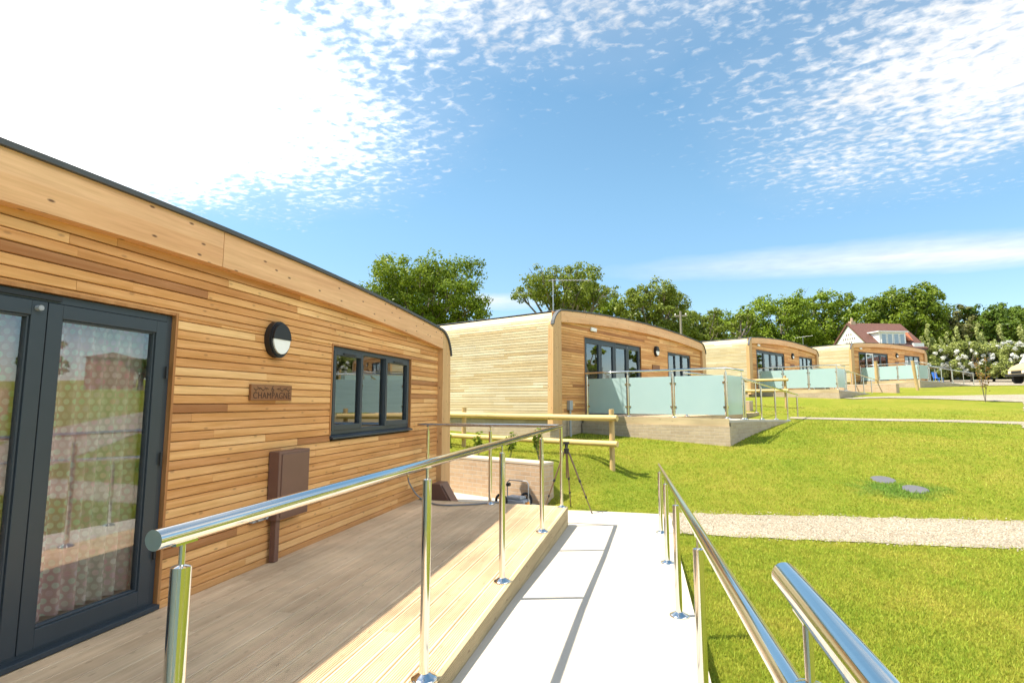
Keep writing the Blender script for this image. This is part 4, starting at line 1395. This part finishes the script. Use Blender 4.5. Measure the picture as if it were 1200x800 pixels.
wood_tree(918, 84, 46, 338, 428, 'leaf_lime', 'broad bright green tree behind the third cabin', 22, 17, 'broadleaf_tree', 12000, .28)
wood_tree(982, 90, 40, 333, 425, 'leaf_lime', 'rounded mid green tree left of the white gable', 20, 18, 'broadleaf_tree', 10500, .28)
wood_tree(1022, 92, 34, 362, 430, 'leaf_lime', 'lower green tree rising just behind the red tiled roof', 14, 28, 'broadleaf_tree', 6500, .28)
wood_tree(1072, 84, 46, 326, 420, 'leaf_oak', 'tall tree with a high domed crown behind the red tiled roof', 24, 19, 'broadleaf_tree', 13000, .29)
wood_tree(1125, 88, 34, 353, 425, 'leaf_brown', 'brownish budding tree between two green ones', 14, 20, 'broadleaf_tree', 5000, .27, (.24, .36), .6)
wood_tree(1168, 88, 36, 349, 430, 'leaf_dark', 'dark green dense tree above the blossoming orchard', 20, 21, 'broadleaf_tree', 10000, .29)
wood_tree(800, 72, 30, 358, 425, 'leaf_ash', 'loose green tree just right of the utility pole', 16, 29, 'broadleaf_tree', 6000, .24)
wood_tree(1213, 92, 26, 350, 425, 'leaf_dark', 'dark tree cut by the right edge of the photo', 14, 22, 'broadleaf_tree', 6000, .29)
wood_tree(853, 80, 40, 354, 430, 'leaf_lime', 'bushy green shrub tree behind the gap between second and third cabin', 14, 23, 'broadleaf_tree', 6500, .26)
wood_tree(790, 74, 24, 378, 430, 'leaf_dark', 'dark bush tree at the foot of the utility pole', 12, 24, 'broadleaf_tree', 4000, .26)
wood_tree(1108, 98, 40, 378, 440, 'leaf_lime', 'dark shrubby tree behind the left end of the blossoming orchard', 14, 26, 'broadleaf_tree', 5000, .3)
wood_tree(575, 66, 12, 380, 420, 'leaf_ash', 'small light green treetop just above the second cabin\'s end wall roof', 6, 27, 'broadleaf_tree', 1500, .2)


def undergrowth():
    """wood edge behind the cabins: one continuous mass"""
    rng = np.random.default_rng(99); C = []; Nn = []; T = []
    for i in range(210):
        px = rng.uniform(690, 1330); d = rng.uniform(92, 108); x, y = az_pos(px, d); g = gz(x, y)
        r = rng.uniform(2.2, 3.8); z = g + rng.uniform(.5, 6.5); n = 420
        u = rng.normal(size=(n, 3)); u /= np.linalg.norm(u, axis=1)[:, None]
        C.append(np.array([x, y, z]) + u * r * rng.uniform(.6, 1.0, (n, 1)) * np.array([1, 1, .85])); Nn.append(u + rng.normal(size=(n, 3)) * .6); T.append(np.clip(rng.normal(rng.uniform(.2, .7), .18, n), 0, 1))
    C = np.concatenate(C); V, F = leaf_quads(C, np.concatenate(Nn), rng.uniform(.35, .7, len(C)), rng)
    tag(np_mesh('wood_undergrowth', V, F, M['leaf_dark'], None, np.concatenate(T)), 'dark green undergrowth filling the wood behind the trees', 'undergrowth', kind='stuff')


undergrowth()


# pear orchard in blossom with upright shoots
def pear(px, dist, H, W, shoots, seed, label):
    rng = np.random.default_rng(seed); rr = random.Random(seed)
    x, y = az_pos(px, dist); g = gz(x, y); o = empty('pear_tree', (x, y, g)); tag(o, label, 'tree', 'blossoming pear trees in the orchard row')
    mb = MB(); mb.tube([(0, 0, -.2), (.05, 0, .6), (0, 0, 1.2)], [.13, .11, .09], 8)
    C = []; Nn = []; T = []
    zb = H * .70
    for i in range(58):
        a = rr.uniform(0, 2 * pi); q = rr.uniform(.2, 1) ** .6; p = np.array([W * q * cos(a), W * q * sin(a), rr.uniform(.7, zb)]); r = rr.uniform(.3, .55)
        mb.tube([(0, 0, 1.0), (p[0] * .5, p[1] * .5, 1.2 + (p[2] - 1.2) * .4), tuple(p)], [.05, .035, .015], 5)
        n = 210; u = rng.normal(size=(n, 3)); u /= np.linalg.norm(u, axis=1)[:, None]
        C.append(p + u * r * rng.random((n, 1)) ** .5); Nn.append(u + rng.normal(size=(n, 3)) * .6); T.append(rng.uniform(.1, .8, n))
    for (dx, h) in shoots:
        p0 = np.array([dx * .7, rr.uniform(-.3, .3), zb * .7]); p1 = np.array([dx, p0[1], h]); mb.tube([tuple(p0), tuple(p1)], [.03, .01], 5)
        n = int(200 * (h - zb * .7)); f = rng.random(n)[:, None]; u = rng.normal(size=(n, 3)); u /= np.linalg.norm(u, axis=1)[:, None]
        C.append(p0 + (p1 - p0) * f + u * rng.uniform(.03, .19, (n, 1)) + np.concatenate([.16 * np.sin(f * 7 + h), .1 * np.cos(f * 5), 0 * f], 1)); Nn.append(u + rng.normal(size=(n, 3)) * .5); T.append(rng.uniform(.35, 1, n))
    mb.build('trunk', M['bark'], o)
    C = np.concatenate(C); V, F = leaf_quads(C, np.concatenate(Nn), rng.uniform(.13, .28, len(C)), rng); np_mesh('crown', V, F, M['leaf_pear'], o, np.concatenate(T))
    nb = 2400; u = rng.normal(size=(nb, 3)); u /= np.linalg.norm(u, axis=1)[:, None]; q = rng.random((nb, 1)) ** .4
    cl = rng.normal(size=(70, 3)); cl /= np.linalg.norm(cl, axis=1)[:, None]
    cb_ = cl[rng.integers(0, 70, nb)] * np.array([W * .95, W * .95, zb * .42]) + np.array([0, 0, zb * .62]) + u * .20 * q
    V, F = leaf_quads(cb_, u + rng.normal(size=(nb, 3)) * .5, rng.uniform(.13, .26, nb), rng, .9); np_mesh('blossom', V, F, M['blossom'], o, rng.random(nb))


for i, (px, H, sh, lab) in enumerate(((1093, 5.2, ((-.5, 4.6), (.15, 5.9), (.7, 4.5)), 'leftmost blossoming pear tree, beside the farthest cabin'),
                                     (1117, 5.0, ((-.6, 4.5), (.1, 5.1), (.8, 4.6)), 'blossoming pear tree behind the blue chair'),
                                     (1141, 5.2, ((-.8, 5.5), (.1, 4.6), (.9, 5.7)), 'blossoming pear tree with two tall shoots, in the middle of the row'),
                                     (1167, 5.2, ((-.6, 4.9), (.5, 4.1)), 'blossoming pear tree left of the tan pickup'),
                                     (1190, 5.2, ((-.5, 5.5), (.9, 5.3)), 'blossoming pear tree behind the tan pickup'),
                                     (1216, 5.2, ((-.5, 5.0), (.6, 4.6)), 'blossoming pear tree at the right edge of the photo'))):
    pear(px, 70 + (i % 2) * 2.5, H, 1.55, sh, 40 + i, lab)


def sapling(x, y, H, mat, label, seed, n=60, leaf=.09, spread=.4, name='young_shrub', cat='shrub', group=None, stems=4):
    rng = np.random.default_rng(seed); rr = random.Random(seed); g = gz(x, y); o = empty(name, (x, y, g)); tag(o, label, cat, group)
    mb = MB(); C = []
    for i in range(stems):
        a = rr.uniform(0, 2 * pi); e = Vector((spread * cos(a) * rr.uniform(.2, 1), spread * sin(a) * rr.uniform(.2, 1), H * rr.uniform(.55, 1)))
        m = e * .5 + Vector((0, 0, H * .08)); mb.tube([(0, 0, -.03), m, e], [.0025 * H + .003, .002 * H + .002, .002], 5)
        for j in range(n // stems):
            f = rr.uniform(.3, 1.0); p = Vector((0, 0, 0)).lerp(m, min(1, f * 2)) if f < .5 else m.lerp(e, f * 2 - 1)
            C.append((p.x + rr.gauss(0, spread * .13), p.y + rr.gauss(0, spread * .13), p.z + rr.gauss(0, .04 * H)))
    mb.build('stem', M['bark'], o); C = np.array(C)
    V, F = leaf_quads(C, rng.normal(size=C.shape) + np.array([0, 0, .6]), rng.uniform(leaf * .6, leaf * 1.3, len(C)), rng, .5)
    np_mesh('foliage', V, F, M[mat], o, rng.random(len(C)))


sapling(13.58, 26.6, 1.9, 'leaf_red', 'reddish leaved sapling growing where the far gravel path meets the drive', 5, 140, .11, .50, 'sapling', 'sapling', None, 6)
for i, (n, h) in enumerate(((1.62, .62), (.95, .52), (.15, .46), (-.65, .40))):
    x, y, _ = site(1, n, -2.75)
    sapling(x, y, h, 'leaf_oak', ['young green shrub above the wall, nearest its right-hand end', 'young shrub above the retaining wall, second from its right end', 'young shrub above the retaining wall, third from its right end', 'young shrub above the retaining wall, beside the nearest cabin\'s corner'][i], 60 + i, 170, .075, .17, 'young_shrub', 'shrub', 'young shrubs above the retaining wall', 5)


# ------------------------------------------------------------------ lawn grass
def in_cabin(X, Y):
    m = np.zeros(X.shape, bool)
    for k in range(4):
        p, d, n = frame_of(k); s_ = (X - p[0]) * d[0] + (Y - p[1]) * d[1]; n_ = (X - p[0]) * n[0] + (Y - p[1]) * n[1]
        m |= (s_ > -.2) & (s_ < 10.9) & (n_ > -6.2) & (n_ < .1)
        m |= (s_ > 1.4 + SH[k]) & (s_ < 9.95 + SH[k]) & (n_ > 0) & (n_ < 3.735)
    return m


def grass():
    rng = np.random.default_rng(3); N = 470000
    D = np.exp(rng.uniform(np.log(2.3), np.log(27), N)); A = rng.uniform(radians(-20), radians(34), N)
    X = D * np.sin(A); Y = D * np.cos(A)
    keep = ~in_cabin(X, Y)
    keep &= ~((X > -1.9) & (X < .33) & (Y < 8.98 - .12 * np.minimum(X, 0) * 0)) & ~((X < -1.0) & (Y < 8.95))
    s_ = (X - P2[0]) * D2[0] + (Y - P2[1]) * D2[1]; n_ = (X - P2[0]) * N2[0] + (Y - P2[1]) * N2[1]
    keep &= ~((s_ < WS + .35) & (n_ < WN + .02)) & ~((s_ < WS + 1) & (n_ < WN + .02) & (n_ > WN - .35))
    ymid = 8.40 + .05 * X; hw = .61 + .012 * X
    keep &= ~((X > .2) & (np.abs(Y - ymid) < hw + rng.normal(0, .05, N) - .02))
    # drive, second and third footpath
    dc = np.interp(Y, [-12, 0, 7, 11, 15.6, 19.6, 24.2, 29.6, 35], [10, 8.8, 8.3, 8.6, 10.6, 13.1, 15.6, 19.2, 24]); keep &= np.abs(X - dc) > 1.95
    fc = np.interp(X, [4.55, 6.5, 8.6, 10.4, 12.6], [19.6, 19.05, 18.7, 18.0, 18.4]); keep &= ~((X > 4.2) & (X < 13) & (np.abs(Y - fc) < .5))
    for mx, my in ((3.95, 10.9), (4.25, 10.47)): keep &= ((X - mx) ** 2 + (Y - my) ** 2) > .172 ** 2
    keep &= rng.random(N) > np.clip((D - 13) / 15, 0, 1)
    X, Y, D = X[keep], Y[keep], D[keep]; n = len(X); Z = GR(X, Y) - .004
    lush = np.exp(-(((X - 4.1) / .55) ** 2 + ((Y - 10.35) / .35) ** 2))
    h = rng.uniform(.014, .033, n) * (1 + .6 * rng.random(n) ** 3) * (1 + .9 * lush); wd = .0022 + .00075 * D
    a = rng.uniform(0, 2 * pi, n); ln = rng.uniform(.1, .9, n) * h; la = rng.uniform(0, 2 * pi, n)
    bx, by = np.cos(a) * wd, np.sin(a) * wd
    P0 = np.stack([X - bx, Y - by, Z], 1); P1 = np.stack([X + bx, Y + by, Z], 1); P2_ = np.stack([X + np.cos(la) * ln, Y + np.sin(la) * ln, Z + h], 1)
    V = np.stack([P0, P1, P2_], 1).reshape(-1, 3); F = np.arange(3 * n).reshape(-1, 3)
    tag(np_mesh('lawn_grass', V, F, M['blade'], None, rng.random(n)), 'short mown yellow green lawn grass', 'grass', kind='stuff')


grass()


def pebbles():
    rng = np.random.default_rng(8); n = 9000
    X = rng.uniform(.45, 7.5, n); Y = 8.40 + .05 * X + rng.normal(0, .36, n) * (1 + .25 * (rng.random(n) > .8)); ok = np.abs(Y - 8.40 - .05 * X) < .80
    X, Y = X[ok], Y[ok]; n = len(X); Z = GR(X, Y) + .014; r = rng.uniform(.005, .013, n)
    base = np.array([(1, 0, 0), (0, 1, 0), (-1, 0, 0), (0, -1, 0), (0, 0, .6), (0, 0, -.6)]); tri = np.array([(0, 1, 4), (1, 2, 4), (2, 3, 4), (3, 0, 4), (1, 0, 5), (2, 1, 5), (3, 2, 5), (0, 3, 5)])
    a = rng.uniform(0, 2 * pi, n); sx = rng.uniform(.8, 1.4, n)
    bx = base[None, :, 0] * sx[:, None]; by = np.repeat(base[None, :, 1], n, 0)
    V = np.stack([X[:, None] + r[:, None] * (bx * np.cos(a)[:, None] - by * np.sin(a)[:, None]), Y[:, None] + r[:, None] * (bx * np.sin(a)[:, None] + by * np.cos(a)[:, None]), Z[:, None] + r[:, None] * base[None, :, 2]], 2).reshape(-1, 3)
    F = (tri[None] + 6 * np.arange(n)[:, None, None]).reshape(-1, 3)
    t = NT('pebble'); tn = t.tone()
    t.principled(Base_Color=t.ramp(tn, [(0, (.16, .12, .08)), (.3, (.33, .26, .18)), (.7, (.45, .375, .28)), (1, (.55, .49, .40))]), Roughness=.8)
    tag(np_mesh('loose_pebbles', V, F, t.m, None, np.repeat(rng.random(n), 8)), 'loose pale pebbles on the gravel path', 'gravel', kind='stuff')


pebbles()

# ------------------------------------------------------------------ white house, pole, aerials, vehicle, chair
def house():
    x, y = az_pos(1000, 68); g = gz(x, y); o = empty('gabled_house', (x, y, g), radians(-71)); z0 = 0
    tag(o, 'white gabled house with red tiled roof and a flat dormer behind the farthest cabin', 'house')
    # local: gable faces -y, house runs to +y
    w2, L = 2.95, 5.8; ze = z_at(410, 1000, 68) - g; zr = z_at(381, 1000, 68) - g
    mb = MB(); mb.prism([(-w2, -1), (w2, -1), (w2, ze), (0, zr), (-w2, ze)], 'y', 0, L); mb.build('wall', M['white_render'], o)
    mb = MB(); sl_ = (zr - ze) / w2; e = .35
    for sgn in (-1, 1):
        a = [(sgn * (w2 + e), ze - sl_ * e + .06), (0, zr + .06), (0, zr + .26), (sgn * (w2 + e), ze - sl_ * e + .26)]
        mb.prism(a, 'y', -.15, L + .2)
    mb.build('roof', M['tiles'], o)
    mb = MB(); mb.box(-.22, .22, .2, .7, zr - .3, zr + .45); mb.tube([(0, .45, zr + .45), (0, .45, zr + .8)], .12, 8); mb.build('chimney', M['brick'], o)
    # painted marks on the gable, too faint to read
    mb = MB(); rr = random.Random(2)
    for row, (zz, n, wd) in enumerate(((zr - 1.0, 3, .2), (zr - 1.45, 6, .2), (zr - 1.85, 3, .2))):
        for j in range(n):
            xx = (j - (n - 1) / 2) * .34; mb.box(xx - wd / 2, xx + wd / 2, -.02, -.012, zz - .12, zz + .12)
    mb.build('gable_lettering', simple('faded_paint', (.24, .22, .20), .8), o)
    mb = MB(); zb, zt = ze + .25, zr - 1.05; mb.box(w2 * .30, w2 - .2, 1.2, 4.1, zb - .4, zt); dm = mb.build('dormer', M['white_render'], o)
    mb = MB(); mb.box(w2 * .25, w2 + .0, 1.0, 4.3, zt + .003, zt + .12); mb.build('flat_roof', M['white_plastic'], dm)
    for a in (1.4, 2.05, 2.75, 3.4):
        mb = MB(); mb.box(w2 - .197, w2 - .15, a, a + .56, zb + .10, zt - .12); f = mb.build('window', M['white_plastic'], dm); mb = MB(); mb.box(w2 - .147, w2 - .14, a + .06, a + .50, zb + .18, zt - .20); mb.build('pane', simple('sky_painted_glass', (.30, .38, .46), .1), f)  # the sky's reflection is painted into the pane colour
    mb = MB(); mb.box(w2 * .3, w2 + .2, 4.6, 5.7, zb - .5, zb + .20); mb.build('balcony', M['white_plastic'], o)
    mb = MB(); mb.prism([(1.0, zb + .5), (w2 - .2, zb + .5), (2.1, zt + .1)], 'y', 4.4, 4.9); mb.build('porch_roof', simple('orange_tiles', (.42, .13, .06), .8), o)


house()
x, y = az_pos(801, 47); g = gz(x, y); o = empty('utility_pole', (x, y, g)); tag(o, 'weathered wooden utility pole rising behind the second cabin, in front of the trees', 'utility pole'); zt = z_at(364, 801, 47) - g
mb = MB(); mb.tube([(0, 0, -.5), (0, 0, zt)], [.12, .085], 10); mb.build('pole', M['pole'], o)
mb = MB(); mb.box(-.5, .5, -.05, .05, zt - .45, zt - .33); mb.build('cross_arm', M['pole'], o)
for xx in (-.42, 0, .42): mb = MB(); mb.lathe([(.0, zt - .18), (.05, zt - .2), (.06, zt - .26), (.035, zt - .33)], xx, 0, 8); mb.build('insulator', M['white_plastic'], o)


def aerial(k, n, s, z, h, boom, label):
    o = empty('television_aerial'); to_site(tag(o, label, 'aerial', 'television aerials on the cabin roofs'), k, n, s, z)
    mb = MB(); mb.tube([(0, 0, -.1), (0, 0, h)], .014, 8); mb.build('mast', M['galv'], o)
    mb = MB(); a, b = boom; A = Vector((a[0], a[1], h - .04)); B = Vector((b[0], b[1], h + .04)); mb.tube([A, B], .009, 8); bo = mb.build('boom', M['galv'], o)
    mb = MB(); d = (B - A); q = Vector((-d.y, d.x, 0)).normalized()
    for j in range(12):
        p = A + d * (j + .5) / 12; w_ = .10 + .04 * (1 - j / 12); mb.tube([p - q * w_, p + q * w_], .005, 5)
    mb.build('elements', M['galv'], bo)


aerial(1, -.15, .36, 2.66, .80, ((-.05, -.12), (.62, .85)), 'television aerial on a mast at the corner of the second cabin')
aerial(3, -3.6, .4, 2.70, .8, ((-.6, -.1), (.6, .3)), 'small television aerial above the farthest cabin\'s left side')


def pickup():
    x, y = az_pos(1232, 60); g = gz(x, y); o = empty('pickup_truck', (x, y, g + .03), radians(96)); tag(o, 'old tan pickup truck cut by the right edge of the photo', 'pickup truck')
    # local: front points +y, width along x
    mb = MB(); prof = [(2.1, .62), (2.25, .70), (2.22, 1.10), (2.02, 1.32), (1.45, 1.60), (1.32, 1.64), (1.28, .62)]
    mb.prism(prof, 'x', -.88, .88); mb.build('bonnet', M['tan_paint'], o, .05)
    mb = MB(); mb.prism([(1.34, .62), (1.36, 1.63), (.95, 2.28), (.80, 2.36), (-1.35, 2.36), (-1.5, 2.2), (-1.5, .62)], 'x', -.86, .86); mb.build('cab', M['white_render'], o, .05)
    mb = MB(); mb.prism([(1.372, 1.66), (1.384, 1.66), (1.005, 2.24), (.993, 2.24)], 'x', -.74, .74); mb.build('windscreen', simple('sky_pale_glass', (.35, .40, .42), .05), o)  # windscreen colour lightened to stand in for reflected sky
    for sgn in (-1, 1):
        mb = MB(); mb.prism([(1.10, 1.62), (.80, 2.18), (-.6, 2.18), (-.6, 1.62)], 'x', sgn * .862 - .004, sgn * .862 + .004); mb.build('side_window', simple('side_glass', (.05, .06, .07), .08), o)
    mb = MB(); mb.box(-.9, .9, -3.1, -1.52, .62, 1.25); mb.build('load_bed', M['tan_paint'], o, .03)
    mb = MB(); mb.box(-.95, .95, 2.27, 2.42, .56, .74); mb.build('bumper', M['black'], o, .02)
    mb = MB(); mb.box(-.5, .5, 2.235, 2.262, .80, 1.0); mb.build('grille', M['black'], o)
    for sgn in (-1, 1):
        mb = MB(); mb.tube([(sgn * .68, 2.2, .9), (sgn * .68, 2.265, .9)], .10, 14); mb.build('headlight', M['opal'], o)
        for yy in (1.62, -2.2):
            mb = MB(); mb.tube([(sgn * .68, yy, .37), (sgn * .92, yy, .37)], .37, 22); wv = mb.build('wheel', M['tyre'], o, .03)
            mb = MB(); mb.tube([(sgn * .905, yy, .37), (sgn * .932, yy, .37)], .19, 16); mb.build('rim', M['galv'], wv)


pickup()
x, y = az_pos(1102, 64); g = gz(x, y); o = empty('garden_chair', (x, y, g + .04), radians(30)); tag(o, 'bright blue plastic garden chair beside the farthest cabin\'s ramp', 'chair')
mb = MB(); mb.box(-.27, .27, -.27, .27, .40, .45); mb.build('seat', M['blue'], o, .01)
mb = MB(); mb.prism([(.22, .45), (.27, .45), (.40, .98), (.35, .98)], 'x', -.27, .27); mb.build('backrest', M['blue'], o, .01)
for sx in (-1, 1):
    for sy in (-1, 1):
        mb = MB(); mb.tube([(sx * .25, sy * .25, 0), (sx * .23, sy * .23, .40)], .03, 6); mb.build('leg', M['blue'], o)

# ------------------------------------------------------------------ what the glass doors mirror: the far side of the drive
def brick_block():
    o = empty('brick_house', (62, 58, gz(62, 58)), radians(-45)); tag(o, 'red brick house across the drive, seen mirrored in the glass doors', 'house')
    mb = MB(); mb.box(-2.6, 2.6, -2.6, 2.6, -.5, 4.0); mb.box(-2.0, 2.2, 2.603, 5.2, -.5, 3.0); mb.build('wall', M['brick_red'], o)
    mb = MB()
    e, zr_ = 2.85, 4.9
    c4 = [(-e, -e, 4.003), (e, -e, 4.003), (e, e, 4.003), (-e, e, 4.003)]
    for j in range(4): mb.poly([c4[j], c4[(j + 1) % 4], (0, 0, zr_)])
    mb.poly(c4[::-1])
    mb.build('roof', M['tiles'], o)
    for yy in (-1.9, .7):
        for zz in (.6, 2.1):
            mb = MB(); mb.box(-2.66, -2.603, yy, yy + 1.2, zz, zz + 1.1); f = mb.build('window', M['white_plastic'], o); mb = MB(); mb.box(-2.675, -2.663, yy + .1, yy + 1.1, zz + .1, zz + 1.0); mb.build('pane', M['anthracite'], f)


brick_block()
tree('broadleaf_tree', 33, 39, 5.5, crown_lobes(1.6, 1.6, 5.5, 10, 71), 'leaf_lime', 'small round tree by the drive, seen mirrored in the glass doors', 3500, .22, .14, 71, group='trees along the hill behind the cabins')
for i, (xx, yy, hh, ww, lab) in enumerate(((58, 66, 6.5, 2.6, 'bushy dark tree at the right of the brick house, mirrored in the glass doors'), (74, 58, 7, 3.2, 'bushy dark tree behind the brick house, mirrored in the glass doors'), (46.5, 48.3, 3.6, 1.5, 'small bushy dark tree half hiding the brick house, mirrored in the glass doors'), (84, 52, 5.5, 4, 'low wide dark tree left of the brick house, mirrored in the glass doors'), (58, 24, 9, 5, 'wide dark tree beyond the drive, mirrored at the left of the doors'), (70, 40, 8, 5, 'dark tree beyond the drive, mirrored left of the brick house'))):
    tree('broadleaf_tree', xx, yy, hh, crown_lobes(ww, 1.2, hh, 14, 80 + i), 'leaf_dark', lab, 5000, .45, .3, 80 + i)
o = empty('log_fence', (17, 15.8, gz(17, 15.8)), radians(35)); tag(o, 'log fence beyond the drive, seen mirrored in the glass doors', 'fence')
rr = random.Random(9)
for xx in (-6, -3, 0, 3, 6): mb = MB(); log(mb, (xx, 0, -.6), (xx, 0, 1.2), .055, rr); mb.build('post', M['log_post'], o)
for zz in (.55, 1.05): mb = MB(); log(mb, (-6.4, -.1, zz - .2), (6.4, -.1, zz + .25), .06, rr); mb.build('rail', M['log'], o)
